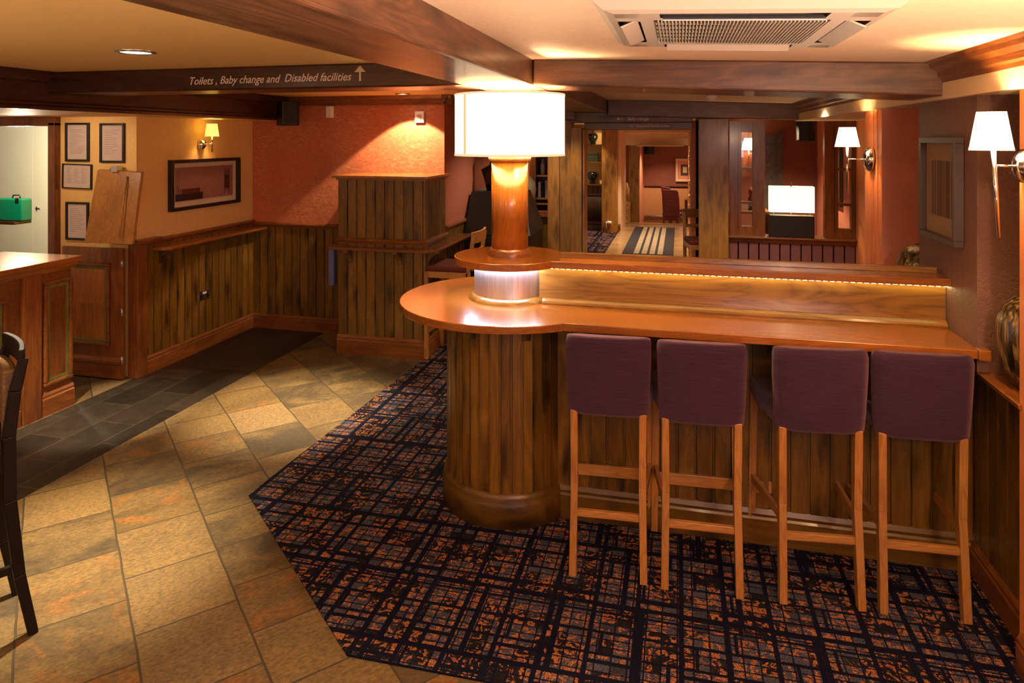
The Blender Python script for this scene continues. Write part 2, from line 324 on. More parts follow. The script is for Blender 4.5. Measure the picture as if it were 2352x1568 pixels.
def glass():
    m, nt, b = mat('clear_glass'); out = nt.nodes['Material Output']
    tr = N(nt, 'ShaderNodeBsdfTransparent'); gl = N(nt, 'ShaderNodeBsdfGlossy', Roughness=0.03)
    lw = N(nt, 'ShaderNodeLayerWeight', Blend=0.5); fr = N(nt, 'ShaderNodeMath', _operation='MULTIPLY_ADD'); pw = math_(nt, 'POWER', lw.outputs['Facing'], 4.0); nt.links.new(pw, fr.inputs[0]); fr.inputs[1].default_value = 0.6; fr.inputs[2].default_value = 0.05; mx = N(nt, 'ShaderNodeMixShader')
    nt.links.new(fr.outputs[0], mx.inputs[0]); nt.links.new(tr.outputs[0], mx.inputs[1]); nt.links.new(gl.outputs[0], mx.inputs[2])
    nt.links.new(mx.outputs[0], out.inputs['Surface']); nt.nodes.remove(b); return m
M['glass'] = glass()
M['shade'] = emit('lit_cream_lampshade', (1.0, 0.92, 0.66), 0.85)
M['shade_s'] = emit('lit_small_shade', (1.0, 0.86, 0.55), 1.2)
M['shade_y'] = emit('lit_yellow_shade', (1.0, 0.72, 0.10), 1.3)
M['shadeseam'] = emit('shade_seam', (0.80, 0.52, 0.25), 0.5)
M['shadetrim'] = emit('shade_trim', (0.85, 0.50, 0.32), 0.7)
M['bulb'] = emit('lit_bulb', (1.0, 0.80, 0.55), 14)
M['ledwhite'] = emit('white_led', (0.70, 0.76, 1.0), 160)
M['ledyellow'] = emit('warm_led', (1.0, 0.82, 0.34), 17)

# ------------------------------------------------------------------ mesh helpers
class G:
    def __init__(s):
        s.bm = bmesh.new(); s.L = s.bm.faces.layers.float.new('rnd'); s.mi = 0; s.r = 0.0; s.smooth = False
    def face(s, vs):
        try: f = s.bm.faces.new(vs)
        except ValueError: return None
        f[s.L] = s.r; f.material_index = s.mi; f.smooth = s.smooth; return f
    def hull8(s, p):      # p: 4 bottom (ccw) + 4 top
        v = [s.bm.verts.new(q) for q in p]
        for i in ((3, 2, 1, 0), (4, 5, 6, 7), (0, 1, 5, 4), (1, 2, 6, 5), (2, 3, 7, 6), (3, 0, 4, 7)): s.face([v[j] for j in i])
        return s
    def box(s, x0, x1, y0, y1, z0, z1):
        x0, x1 = sorted((x0, x1)); y0, y1 = sorted((y0, y1)); z0, z1 = sorted((z0, z1))
        return s.hull8([(x0, y0, z0), (x1, y0, z0), (x1, y1, z0), (x0, y1, z0), (x0, y0, z1), (x1, y0, z1), (x1, y1, z1), (x0, y1, z1)])
    def prism(s, pts, z0, z1):
        n = len(pts)
        f0 = z0 if callable(z0) else (lambda x, y: z0); f1 = z1 if callable(z1) else (lambda x, y: z1)
        a = [s.bm.verts.new((p[0], p[1], f0(p[0], p[1]))) for p in pts]; b = [s.bm.verts.new((p[0], p[1], f1(p[0], p[1]))) for p in pts]
        s.face(a[::-1]); s.face(b)
        for i in range(n): s.face([a[i], a[(i + 1) % n], b[(i + 1) % n], b[i]])
        return s
    def mould(s, p0, p1, out, prof):   # profile (u outwards, v up) swept from p0 to p1
        p0 = Vector(p0); p1 = Vector(p1); out = Vector((out[0], out[1], 0)).normalized(); up = Vector((0, 0, 1))
        if out.cross(up).dot(p1 - p0) > 0: p0, p1 = p1, p0
        a = [s.bm.verts.new(p0 + out * u + up * v) for u, v in prof]; b = [s.bm.verts.new(p1 + out * u + up * v) for u, v in prof]
        n = len(prof)
        for i in range(n): s.face([a[i], b[i], b[(i + 1) % n], a[(i + 1) % n]])
        s.face(a); s.face(b[::-1]); return s
    def lathe(s, prof, c=(0, 0, 0), seg=40, cap=True):
        s.smooth = True; rings = []
        for r, z in prof: rings.append([s.bm.verts.new((c[0] + r * math.cos(2 * PI * k / seg), c[1] + r * math.sin(2 * PI * k / seg), c[2] + z)) for k in range(seg)])
        for a, b in zip(rings, rings[1:]):
            for k in range(seg): s.face([a[k], a[(k + 1) % seg], b[(k + 1) % seg], b[k]])
        if cap: s.smooth = False; s.face(rings[0][::-1]); s.face(rings[-1])
        s.smooth = False; return s
    def tube(s, pts, r, seg=12):
        pts = [Vector(p) for p in pts]; rr = r if isinstance(r, (list, tuple)) else [r] * len(pts); rings = []; s.smooth = True
        for i, p in enumerate(pts):
            d = (pts[min(i + 1, len(pts) - 1)] - pts[max(i - 1, 0)]).normalized()
            a = d.cross(Vector((0, 0, 1)));
            if a.length < 0.05: a = d.cross(Vector((0, 1, 0)))
            a.normalize(); b = d.cross(a)
            rings.append([s.bm.verts.new(p + (a * math.cos(2 * PI * k / seg) + b * math.sin(2 * PI * k / seg)) * rr[i]) for k in range(seg)])
        for a, b in zip(rings, rings[1:]):
            for k in range(seg): s.face([a[k], b[k], b[(k + 1) % seg], a[(k + 1) % seg]])
        s.smooth = False; s.face(rings[0]); s.face(rings[-1][::-1]); return s
    def bar(s, p0, p1, w, d, up=(0, 1, 0), w1=None, d1=None):   # tapered square bar
        p0 = Vector(p0); p1 = Vector(p1); z = (p1 - p0).normalized(); y = Vector(up) - z * Vector(up).dot(z); y.normalize(); x = y.cross(z)
        w1 = w if w1 is None else w1; d1 = d if d1 is None else d1; q = []
        for p, a, b in ((p0, w / 2, d / 2), (p1, w1 / 2, d1 / 2)): q += [p - x * a - y * b, p + x * a - y * b, p + x * a + y * b, p - x * a + y * b]
        return s.hull8(q)
    def boards(s, p0, p1, out, z0, z1, w=0.092, t=0.014, g=0.0075):   # tongue and groove boards
        p0 = Vector((p0[0], p0[1], 0)); p1 = Vector((p1[0], p1[1], 0)); out = Vector((out[0], out[1], 0)).normalized()
        L = (p1 - p0).length; n = max(1, round(L / w)); d = (p1 - p0) / n; u = d.normalized()
        for i in range(n):
            s.r = random.random(); a = p0 + d * i; b = a + d
            prof = [a, a + u * g * 0.6 , a + u * g + out * t, b - u * g + out * t, b - u * g * 0.6, b]
            lo = [s.bm.verts.new((q.x, q.y, z0)) for q in prof]; hi = [s.bm.verts.new((q.x, q.y, z1)) for q in prof]
            flip = u.cross(out).z > 0
            for k in range(5):
                f = [lo[k], lo[k + 1], hi[k + 1], hi[k]]; s.face(f if not flip else f[::-1])
            s.face(hi if flip else hi[::-1])
        s.r = 0.0; return s

def obj(name, g, mats, parent=None, bev=0.0, world=True, label=None, solid=0.0):
    bm = g.bm if isinstance(g, G) else g
    bmesh.ops.recalc_face_normals(bm, faces=bm.faces) if getattr(g, 'fixn', True) else None
    me = bpy.data.meshes.new(name)
    xs = [v.co.copy() for v in bm.verts]
    if parent is None:
        o_ = Vector(((min(v.x for v in xs) + max(v.x for v in xs)) / 2, (min(v.y for v in xs) + max(v.y for v in xs)) / 2, min(v.z for v in xs)))
    elif world:
        o_ = Vector((0, 0, 0)); p = parent
        while p is not None: o_ += Vector(p.location); p = p.parent
    else: o_ = Vector((0, 0, 0))
    bmesh.ops.translate(bm, verts=bm.verts, vec=-o_)
    bm.to_mesh(me); bm.free()
    for m in (mats if isinstance(mats, list) else [mats]): me.materials.append(m)
    o = bpy.data.objects.new(name, me); COL.objects.link(o)
    if parent is None: o.location = o_
    else: o.parent = parent
    if bev:
        b = o.modifiers.new('bevel', 'BEVEL'); b.width = bev; b.segments = 2; b.limit_method = 'ANGLE'; b.angle_limit = math.radians(50)
    if solid:
        b = o.modifiers.new('solid', 'SOLIDIFY'); b.thickness = solid; b.offset = 0
    if label: o['label'] = label
    return o
def tag(o, label, cat, group=None, kind=None):
    o['label'] = label; o['category'] = cat
    if group: o['group'] = group
    if kind: o['kind'] = kind
    return o
def struct(o): o['kind'] = 'structure'; return o
def empty(name, loc, label=None, cat=None, group=None, rz=0.0):
    o = bpy.data.objects.new(name, None); COL.objects.link(o); o.location = loc; o.rotation_euler = (0, 0, rz); o.empty_display_size = 0.1
    if label: tag(o, label, cat, group)
    return o
BPY_SKIRT = [(0, 0), (0.022, 0), (0.022, 0.105), (0.016, 0.115), (0.018, 0.128), (0.008, 0.145), (0, 0.15)]
RAIL = [(0, 0), (0.014, 0), (0.018, 0.014), (0.032, 0.022), (0.034, 0.036), (0.026, 0.046), (0, 0.05)]

# ================================================================== SETTING
XL, YR, XS = -4.3, 6.24, -2.2       # left wall, red wall, return wall
# floors
g = G(); g.prism([(-9, -1), (3, -1), (3, 11.6), (-9, 11.6)], -0.06, 0.0); struct(obj('floor', g, M['stone']))
g = G(); g.prism([(-4.3, 1.0), (-3.46, 1.0), (-3.46, 6.24), (-4.3, 6.24)], 0.0, 0.002); struct(obj('floor', g, M['slate']))
g = G(); g.prism([(-2.19, 7.6), (-2.19, 5.68), (-2.285, 3.28), (-1.215, 2.35), (1.32, 2.37), (1.32, 7.6)], 0.0, 0.006)
struct(obj('floor', g, M['carpet']))
g = G(); g.prism([(-2.6, 11.6), (-1.22, 11.6), (-1.22, 15.8), (-2.6, 15.8)], -0.05, 0.0); struct(obj('floor', g, M['carpet2']))
g = G(); g.prism([(-1.22, 9.5), (0.19, 9.5), (0.19, 15.8), (-1.22, 15.8)], 0.0, 0.012) ; struct(obj('floor', g, M['hallfloor']))
g = G(); g.prism([(-3, 15.8), (2.4, 15.8), (2.4, 19.6), (-3, 19.6)], -0.45, -0.33); struct(obj('floor', g, M['redX']))
# ceilings
g = G()
for x0, x1, mi in ((-4.4, -0.9, 0), (-0.9, 0.0, 1), (0.0, 2.2, 1)):
    g.mi = mi; g.prism([(x0, -1), (x1, -1), (x1, 7.7), (x0, 7.7)], lambda x, y: zc(x), 2.5)
struct(obj('ceiling', g, [M['ceil'], M['ceil_r']]))
g = G(); g.box(-9, -3.9, -1, 6.24, 2.13, 2.50); struct(obj('ceiling', g, M['ceil']))
g = G(); g.box(-2.6, 2.6, 7.8, 15.8, 2.25, 2.4); struct(obj('ceiling', g, M['cream']))
g = G(); g.box(-3, 2.4, 15.9, 19.8, 1.95, 2.1); struct(obj('ceiling', g, M['cream']))
# walls
g = G(); g.box(-4.42, XL, 4.68, 6.34, 0, 2.37); struct(obj('wall_left', g, M['yellow']))
g = G(); g.box(-5.06, -4.42, 4.68, 4.78, 0, 2.13); struct(obj('wall_notice', g, M['yellow']))
g = G(); g.box(XL, XS, YR, YR + 0.1, 0, 2.37); struct(obj('wall_back', g, M['red']))
g = G(); g.box(XS - 0.1, XS, YR + 0.1, 7.25, 0, 2.37); struct(obj('wall_return', g, M['redside']))
g = G(); g.box(-9, -6.4, 6.3, 6.4, 0, 2.13); struct(obj('wall_servery', g, M['doorwhite']))
g = G(); g.box(-6.4, -4.42, 6.3, 6.4, 0, 2.13); struct(obj('wall_servery', g, M['yellow']))
g = G(); g.box(-9, -5.95, 4.75, 4.85, 0, 2.13); struct(obj('wall_servery', g, M['darkZ']))
# dark bulkhead cladding over the servery
g = G()
g.mould((-3.9, -1, 2.13), (-3.9, 6.24, 2.13), (1, 0, 0), [(0, 0), (0.03, 0), (0.035, 0.02), (0.022, 0.03), (0.022, 0.045), (0.012, 0.055), (0.012, 0.17), (0.03, 0.18), (0.05, 0.205), (0.05, 0.22), (0.075, 0.24), (0, 0.24)])
struct(obj('trim_1', g, M['darkY']))
# cornice on the red wall and its return
CORN = [(0, 0), (0.02, 0), (0.025, 0.02), (0.04, 0.03), (0.045, 0.055), (0.07, 0.075), (0.085, 0.09), (0, 0.09)]
g = G(); g.mould((-3.9, YR, 2.28), (XS + 0.085, YR, 2.28), (0, -1, 0), CORN); g.mould((XS, YR - 0.085, 2.28), (XS, 7.25, 2.28), (1, 0, 0), CORN)
struct(obj('trim_2', g, M['redX']))
# dado panelling
def dado(name, p0, p1, out, z1, wmat='pineZ', rail=True, skirt=True, rmat='redX'):
    g = G(); g.boards(p0, p1, out, 0.0, z1); o = struct(obj(name, g, M[wmat]))
    if rail:
        g = G(); g.mould((*p0, z1), (*p1, z1), out, RAIL); struct(obj('trim_3', g, M[rmat]))
    if skirt:
        g = G(); g.mould((*p0, 0), (*p1, 0), out, [(u + 0.012, v) if u else (0.0, v) for u, v in BPY_SKIRT]); struct(obj('baseboard_' + name.split('_')[1], g, M[rmat]))
    return o
dado('wall_left_panelling', (XL + 0.001, 4.76), (XL + 0.001, YR), (1, 0), 1.06, rmat='redY')
dado('wall_back_panelling', (XL, YR - 0.001), (-3.0, YR - 0.001), (0, -1), 1.04)
dado('wall_return_panelling', (XS + 0.001, YR), (XS + 0.001, 7.25), (1, 0), 1.06, rmat='redY')
# newel post at the end of the left dado
g = G(); g.box(-4.36, -4.262, 4.655, 4.755, 0, 1.09); struct(obj('trim_4', g, M['redZ'], bev=0.004))
g = G(); g.box(-4.50, -4.235, 4.62, 4.90, 1.09, 1.125); struct(obj('trim_5', g, M['redY'], bev=0.008))
# door frame to the servery corridor
g = G(); g.box(-5.13, -5.06, 4.62, 4.79, 0, 2.085); g.box(-6.0, -5.06, 4.62, 4.79, 2.055, 2.13); struct(obj('door_frame', g, M['redZ'], bev=0.006))
# ledge on the left wall with brackets (one fixed board)
g = G(); g.prism([(XL + 0.01, 4.80), (-4.16, 4.80), (-4.11, 4.86), (-4.11, YR - 0.02), (XL + 0.01, YR - 0.02)], 1.02, 1.045)
ledge = tag(obj('wall_ledge', g, M['oakY'], bev=0.006), 'narrow varnished drinks ledge along the left wall panelling below the framed picture', 'shelf')
def bracket(parent, p, out, depth=0.13, drop=0.13, thick=0.045, m='pineZ'):
    g = G(); p = Vector(p); out = Vector(out); sd = Vector((-out.y, out.x, 0)) * thick / 2
    pr = [(0, 0), (depth, 0), (depth, -0.025)] + [(depth * (1 - math.sin(t)) * 0.9 + 0.012, -0.025 - (drop - 0.025) * (1 - math.cos(t))) for t in (0.4, 0.8, 1.2, 1.5)] + [(0, -drop)]
    a = [g.bm.verts.new(p - sd + out * u + Vector((0, 0, v))) for u, v in pr]; b = [g.bm.verts.new(p + sd + out * u + Vector((0, 0, v))) for u, v in pr]
    n = len(pr); g.face(a); g.face(b[::-1])
    for i in range(n): g.face([a[i], b[i], b[(i + 1) % n], a[(i + 1) % n]])
    return obj('bracket', g, M[m], parent)
for y in (4.93, 5.35, 5.8): bracket(ledge, (XL + 0.012, y, 1.02), (1, 0, 0))

# ---------------- beams
g = G()      # long beam in depth; its end butts the back beam
g.prism([(-1.10, -1), (-0.75, -1), (-0.75, 7.55), (-1.10, 7.55)], 2.23, 2.372)
g.mould((-0.75, -1, 2.225), (-0.75, 3.50, 2.225), (1, 0, 0), [(-0.012, 0.0), (0.004, 0.004), (0.004, 0.012), (-0.012, 0.022)])
struct(obj('beam', g, M['beamY'], bev=0.008))
g = G(); zb = lambda x, y: 2.23 - 0.044 * (x + 0.75)
g.prism([(-0.745, 3.50), (1.19, 3.50), (1.19, 3.92), (-0.745, 3.92)], zb, lambda x, y: zc(x) + 0.002); struct(obj('beam', g, M['beamX'], bev=0.01))
g = G(); g.prism([(-3.9, 3.50), (-3.1, 3.51), (-2.0, 3.50), (-1.105, 3.50), (-1.105, 3.80), (-3.9, 3.80)], 2.235, 2.372)
signbeam = struct(obj('beam', g, M['darkX'], bev=0.01))
g = G(); g.prism([(-0.745, 7.35), (1.18, 7.35), (1.18, 7.6), (-0.745, 7.6)], lambda x, y: 2.19 - 0.026 * (x + 0.75), lambda x, y: zc(x) + 0.002); struct(obj('beam', g, M['beamX'], bev=0.008))
g = G(); g.box(-2.2, -1.10, 7.35, 7.6, 2.15, 2.372); struct(obj('beam', g, M['beamX'], bev=0.008))

def lettering(parent, txt, x0, z0, y, width, hgt, m, name='lettering'):
    cu = bpy.data.curves.new(name, 'FONT'); cu.body = txt; cu.shear = 0.33; cu.size = 1.0; cu.offset = 0.008; cu.extrude = 0.004; cu.resolution_u = 3
    o = bpy.data.objects.new(name, cu); COL.objects.link(o)
    bpy.context.view_layer.update(); dg = bpy.context.evaluated_depsgraph_get()
    me = bpy.data.meshes.new_from_object(o.evaluated_get(dg)); bpy.data.objects.remove(o)
    bm = bmesh.new(); bm.from_mesh(me); bpy.data.meshes.remove(me)
    xs = [v.co.x for v in bm.verts]; mx = min(xs); W = max(xs) - mx; sx = width / W
    for v in bm.verts: v.co = Vector((x0 + (v.co.x - mx) * sx, y - v.co.z * 0.3, z0 + v.co.y * hgt))
    g = G(); g.bm.free(); g.bm = bm; g.fixn = False
    return obj(name, g, m, parent)
TZ = 2.276
lettering(signbeam, 'Toilets ,', YP(437, 200, 3.5).x, TZ - 0.005, 3.499, 0.185, 0.064, M['text'])
lettering(signbeam, 'Baby change and', YP(506, 200, 3.5).x, TZ - 0.003, 3.499, 0.40, 0.064, M['text'])
lettering(signbeam, 'Disabled facilities', YP(654, 200, 3.5).x, TZ, 3.499, 0.42, 0.064, M['text'])
g = G(); ax = YP(827, 180, 3.5).x
for pts in ([(-0.034, 0.045), (0.034, 0.045), (0, 0.082)], [(-0.005, -0.005), (0.005, -0.005), (0.005, 0.047), (-0.005, 0.047)]):
    n = len(pts); a = [g.bm.verts.new((ax + u, 3.4985, TZ + v)) for u, v in pts]; b = [g.bm.verts.new((ax + u, 3.502, TZ + v)) for u, v in pts]
    g.face(a)
    for i in range(n): g.face([a[i], b[i], b[(i + 1) % n], a[(i + 1) % n]])
obj('arrow', g, M['text'], signbeam)

# ---------------- right hand bulkhead, cornice and columns
g = G(); g.box(1.19, 2.2, -1, 7.6, 2.13, 2.22); struct(obj('ceiling', g, M['cream']))
g = G(); g.box(1.17, 1.19, -1, 7.6, 2.13, 2.22); struct(obj('trim_6', g, M['cream']))
RC = [(0, 0), (0.012, 0.0), (0.016, 0.018), (0.03, 0.026), (0.034, 0.05), (0.062, 0.066), (0.066, 0.085), (0.10, 0.105), (0, 0.105)]
for y0, y1 in ((-1, 3.50), (3.92, 7.35)):
    g = G(); g.mould((1.19, y0, 2.205), (1.19, y1, 2.205), (-1, 0, 0), [(u + 0.01, v) if u else (-0.02, v) for u, v in RC]); struct(obj('trim_7', g, M['redY']))
def pilaster(name, x0, x1, y0, y1, mleft, mfront, z0=0.0):
    g = G(); g.mi = 0; g.box(x0, x1, y0, y1, z0, 2.13)
    o = struct(obj(name, g, [mleft, mfront]))
    for p in o.data.polygons:
        if abs(p.normal.y) > 0.9: p.material_index = 1
    return o
pilaster('column', 1.20, 1.75, 4.58, 4.97, M['orange'], M['pink'])
pilaster('column', 1.20, 1.75, 3.21, 3.91, M['brown'], M['brown'], 0.982)
pilaster('column', 1.215, 1.75, 1.2, 2.88, M['orange'], M['orange'])
# shallow ribs on the orange columns
g = G()
for y in (4.66, 4.75, 4.84): g.box(1.196, 1.2, y, y + 0.035, 0, 2.13)
struct(obj('trim_8', g, M['orange']))
g = G()
for y in (1.9, 2.1, 2.3, 2.5, 2.62, 2.74, 2.8): g.box(1.211, 1.215, y, y + 0.03, 0, 2.13)
struct(obj('trim_9', g, M['orange']))
g = G(); g.box(1.75, 1.85, -1, 7.6, 0, 2.13); struct(obj('wall_right', g, M['orange']))
g = G(); g.box(1.30, 1.75, 2.88, 4.97, 0, 0.955); struct(obj('wall_right', g, M['pink']))
# dado with ledge on the right, below the vases
dado('wall_right_panelling', (1.299, 2.88), (1.299, 3.50), (-1, 0), 0.93, rail=False, rmat='redY')
g = G(); g.box(1.24, 1.75, 2.86, 3.91, 0.955, 0.982); g.mould((1.29, 2.86, 0.90), (1.29, 3.5, 0.90), (-1, 0, 0), [(0, 0), (0.01, 0), (0.018, 0.015), (0.045, 0.028), (0.05, 0.05), (0.085, 0.058), (0.09, 0.08), (0, 0.082)])
g.box(1.30, 1.75, 3.91, 4.58, 0.955, 0.982); struct(obj('trim_10', g, M['oakY'], bev=0.004))
g = G(); g.mould((1.215, 1.2, 0), (1.215, 2.86, 0), (-1, 0, 0), BPY_SKIRT); struct(obj('baseboard_right', g, M['redY']))

# ---------------- back wall (Y = 7.6) with posts, lintel and internal screens
YB = 7.6
def bx(px0, px1, y=YB): return YP(px0, 400, y).x, YP(px1, 400, y).x
def pz(py, y=YB, px=1500): return YP(px, py, y).z
x0, x1 = bx(1605, 1672); g = G(); g.box(x0, x1, 7.5, 7.72, 0, 2.16); struct(obj('post', g, M['postZ'], bev=0.006))
x0, x1 = bx(1258, 1314); g = G(); g.boards((x0, 7.6), (x1, 7.6), (0, -1), 0, 2.16, w=0.15, t=0.02, g=0.003); g.box(x0, x1, 7.6, 7.7, 0, 2.16); struct(obj('wall_back_panelling', g, M['postZ']))
x0, x1 = bx(1314, 1345); g = G(); g.box(x0, x1 - 0.03, 7.5, 7.75, 0, 2.07); g.box(x1 - 0.025, x1, 7.52, 7.76, 0, 2.05); struct(obj('post', g, M['postZ'], bev=0.004))
x0, x1 = bx(1312, 1590); g = G(); g.box(x0, x1, 7.55, 7.70, 2.125, 2.24); g.box(x0 + 0.15, x1, 7.58, 7.72, 2.045, 2.125)
lint = struct(obj('lintel', g, M['beamX'], bev=0.006))
lettering(lint, 'Baby change', YP(1441, 275, 7.549).x, 2.150, 7.549, 0.232, 0.046, M['text'])
lettering(lint, 'Toilets and Disabled facilities', YP(1461, 291, 7.579).x, 2.075, 7.579, 0.355, 0.034, M['text'])
g = G()
for cxp, zz, k in ((1424, 2.165, 1.0), (1451, 2.086, 0.65)):
    c = YP(cxp, 270, 7.55).x; y_ = 7.547 if k == 1 else 7.577
    g.prism([(0, 0), (1, 0), (1, 1)], 0, 0) if False else None
    for pts in ([(-0.035, 0), (-0.010, -0.016), (-0.010, 0.016)], [(-0.012, -0.003), (0.036, -0.003), (0.036, 0.003), (-0.012, 0.003)]):
        n = len(pts); a = [g.bm.verts.new((c + u * k, y_, zz + v * k)) for u, v in pts]; b = [g.bm.verts.new((c + u * k, y_ + 0.004, zz + v * k)) for u, v in pts]
        g.face(a)
        for i in range(n): g.face([a[i], b[i], b[(i + 1) % n], a[(i + 1) % n]])
obj('arrow', g, M['text'], lint)
x0, x1 = YP(1586, 400, 8.4).x, YP(1612, 400, 8.4).x; g = G(); g.box(x0, x1, 8.3, 8.5, 0, 2.16); struct(obj('wall_back', g, M['orange']))
# low purple boarded wall below the sill
x0, x1 = bx(1672, 1990); SZ = 0.925
g = G(); g.boards((x0, 7.6), (x1, 7.6), (0, -1), 0, SZ - 0.06, w=0.10); g.box(x0, x1, 7.6, 7.7, 0, SZ - 0.06); struct(obj('wall_back_panelling', g, M['purplewood']))
g = G(); g.box(x0, x1, 7.52, 7.78, SZ - 0.02, SZ); g.mould((x0, 7.6, SZ - 0.07), (x1, 7.6, SZ - 0.07), (0, -1, 0), [(0, 0), (0.03, 0), (0.04, 0.015), (0.04, 0.03), (0.06, 0.05), (0, 0.05)]); struct(obj('trim_11', g, M['redX'], bev=0.003))
# two glazed screens on the sill
def screen(n, a, b, ztop=2.135):
    x0, x1 = bx(a, b); fw = (x1 - x0) * 0.34
    g = G(); g.box(x0, x0 + fw, 7.58, 7.66, SZ, ztop); g.box(x1 - fw, x1, 7.58, 7.66, SZ, ztop); g.box(x0 + fw, x1 - fw, 7.58, 7.66, ztop - 0.12, ztop); g.box(x0 + fw, x1 - fw, 7.58, 7.66, SZ, SZ + 0.10)
    for z in (1.26, 1.62): g.box(x0 + fw, x1 - fw, 7.59, 7.65, z, z + 0.025)
    g.mould((x0 + fw * 0.72, 7.58, SZ + 0.06), (x0 + fw * 0.72, 7.581, SZ + 0.06), (0, -1, 0), [(0, 0), (0.01, 0), (0.01, 1.1), (0, 1.1)])
    f = struct(obj('window_%d' % n, g, M['redZ'], bev=0.005))
    g = G(); g.box(x0 + fw, x1 - fw, 7.617, 7.621, SZ + 0.10, ztop - 0.12); obj('glass_pane', g, M['glass'], f); return f
screen(1, 1675, 1757); screen(2, 1893, 1987)
# back left: ledge with boards below, alcove behind
x0, x1 = YP(1100, 400, 7.75).x, YP(1258, 400, 7.75).x
g = G(); g.boards((x0, 7.75), (x1, 7.75), (0, -1), 0, 1.04); struct(obj('wall_back_panelling', g, M['pineZ']))
g = G(); g.box(x0, x1 + 0.02, 7.68, 8.1, 1.05, 1.08); struct(obj('trim_12', g, M['redX'], bev=0.004))
g = G(); g.box(-3.4, 0.15 - 1.5, 8.9, 9.0, 0, 2.3); struct(obj('wall_far', g, M['mauve']))
g = G(); g.box(-3.4, -1.55, 7.25, 7.35, 0, 2.37) if False else g.box(-3.5, -3.4, 7.2, 9.0, 0, 2.37); struct(obj('wall_far', g, M['redside']))

# ---------------- rooms beyond
g = G(); g.box(0.33, 3.2, 10.2, 10.3, 0, 2.25); struct(obj('wall_far', g, M['mauve']))
g = G(); g.box(0.33, 0.43, 7.75, 10.2, 0, 2.25); struct(obj('wall_far', g, M['mauve']))
g = G(); g.box(1.86, 1.96, 7.6, 10.2, 0, 2.25); struct(obj('wall_far', g, M['pink']))
# hall right wall with rough gilded stone edge, left wall pieces
g = G(); g.box(0.19, 0.33, 8.3, 15.8, 0, 2.25); struct(obj('wall_hall', g, M['orange']))
g = G()
for i in range(26):
    z = i * 0.083; g.r = random.random(); g.box(0.165 + random.uniform(-0.012, 0.008), 0.22, 11.9 + random.uniform(-0.02, 0.02), 12.2, z, z + 0.08)
struct(obj('trim_13', g, M['gold'], bev=0.012))
g = G(); x0, x1 = YP(1382, 400, 14.3).x, YP(1418, 400, 14.3).x; g.box(x0, x1, 14.3, 14.5, 0, 2.25); struct(obj('post', g, M['postZ']))
g = G(); g.box(-2.6, x0, 14.75, 14.85, 0, 2.25); struct(obj('wall_hall', g, M['yellow']))
g = G(); g.boards((-2.6, 14.7), (x0, 14.7), (0, -1), 0, 0.93, w=0.12); g.box(-2.6, x0, 14.55, 14.78, 0.95, 0.98)
for z in (1.43, 1.8): g.box(-2.6, x0, 14.5, 14.75, z, z + 0.025)
g.box(-2.6, x0, 14.5, 14.75, 2.07, 2.14); struct(obj('trim_14', g, M['pineZ']))
g = G(); g.box(-1.35, -1.19, 14.5, 15.85, 0, 2.25); g.box(-1.19, 0.19, 15.75, 15.85, 2.09, 2.25); struct(obj('wall_hall', g, M['cream']))
g = G(); g.mould((-1.38, 14.49, 0.0), (-1.2, 14.49, 0.0), (0, -1, 0), BPY_SKIRT); struct(obj('baseboard_hall', g, M['redX']))
g = G(); g.box(-1.2, 0.19, 15.7, 15.86, -0.3, 0.03); struct(obj('trim_15', g, M['hallfloor']))
x0, x1 = YP(1434, 400, 16.5).x, YP(1590, 400, 16.5).x
g = G(); g.mould((x0, 16.5, 2.0), (x1, 16.5, 2.0), (0, -1, 0), [(0, 0), (0.02, 0), (0.06, 0.05), (0.09, 0.1), (0, 0.1)]); struct(obj('trim_16', g, M['redX']))
g = G(); g.box(x0, x1, 16.5, 16.6, 1.79, 2.0); g.box(x0 + 0.3, x1 - 0.2, 16.3, 16.6, 1.765, 1.79); struct(obj('wall_far', g, M['cream']))
g = G(); g.box(-3, 2.4, 19.5, 19.6, -0.33, 2.0); struct(obj('wall_far', g, M['mauve']))
dz = YP(1500, 428, 19.5).z
g = G(); g.box(-3, 2.4, 19.47, 19.5, -0.33, dz); struct(obj('wall_far', g, flat('tan_wall', (0.55, 0.27, 0.11), 0.6)))
g = G(); g.mould((-0.95, 19.47, dz - 0.03), (2.4, 19.47, dz - 0.03), (0, -1, 0), RAIL); struct(obj('trim_17', g, M['darkX']))
g = G(); g.mould((-0.95, 19.47, -0.33), (2.4, 19.47, -0.33), (0, -1, 0), BPY_SKIRT); struct(obj('baseboard_far', g, M['redX']))
x0, x1 = YP(1444, 400, 17.3).x, YP(1468, 400, 17.3).x
g = G(); g.box(x0, x1, 17.3, 17.5, -0.33, 1.95); struct(obj('post', g, M['postZ']))
g = G(); g.box(-1.03, -0.98, 17.5, 19.5, -0.33, 1.95); struct(obj('wall_far', g, M['pink']))
for x, y, z, e, ang in ((-0.5, 13.6, 2.2, 60, 100), (-0.1, 12.3, 2.2, 40, 90), (-1.9, 14.0, 2.2, 26, 100), (-0.45, 16.35, 1.72, 6, 150), (-0.3, 18.2, 1.9, 38, 130), (1.2, 8.8, 2.2, 42, 130), (-2.2, 8.3, 2.2, 14, 120), (-0.4, 9.6, 2.2, 20, 110)):
    down(x, y, z, e * 2.2, ang)

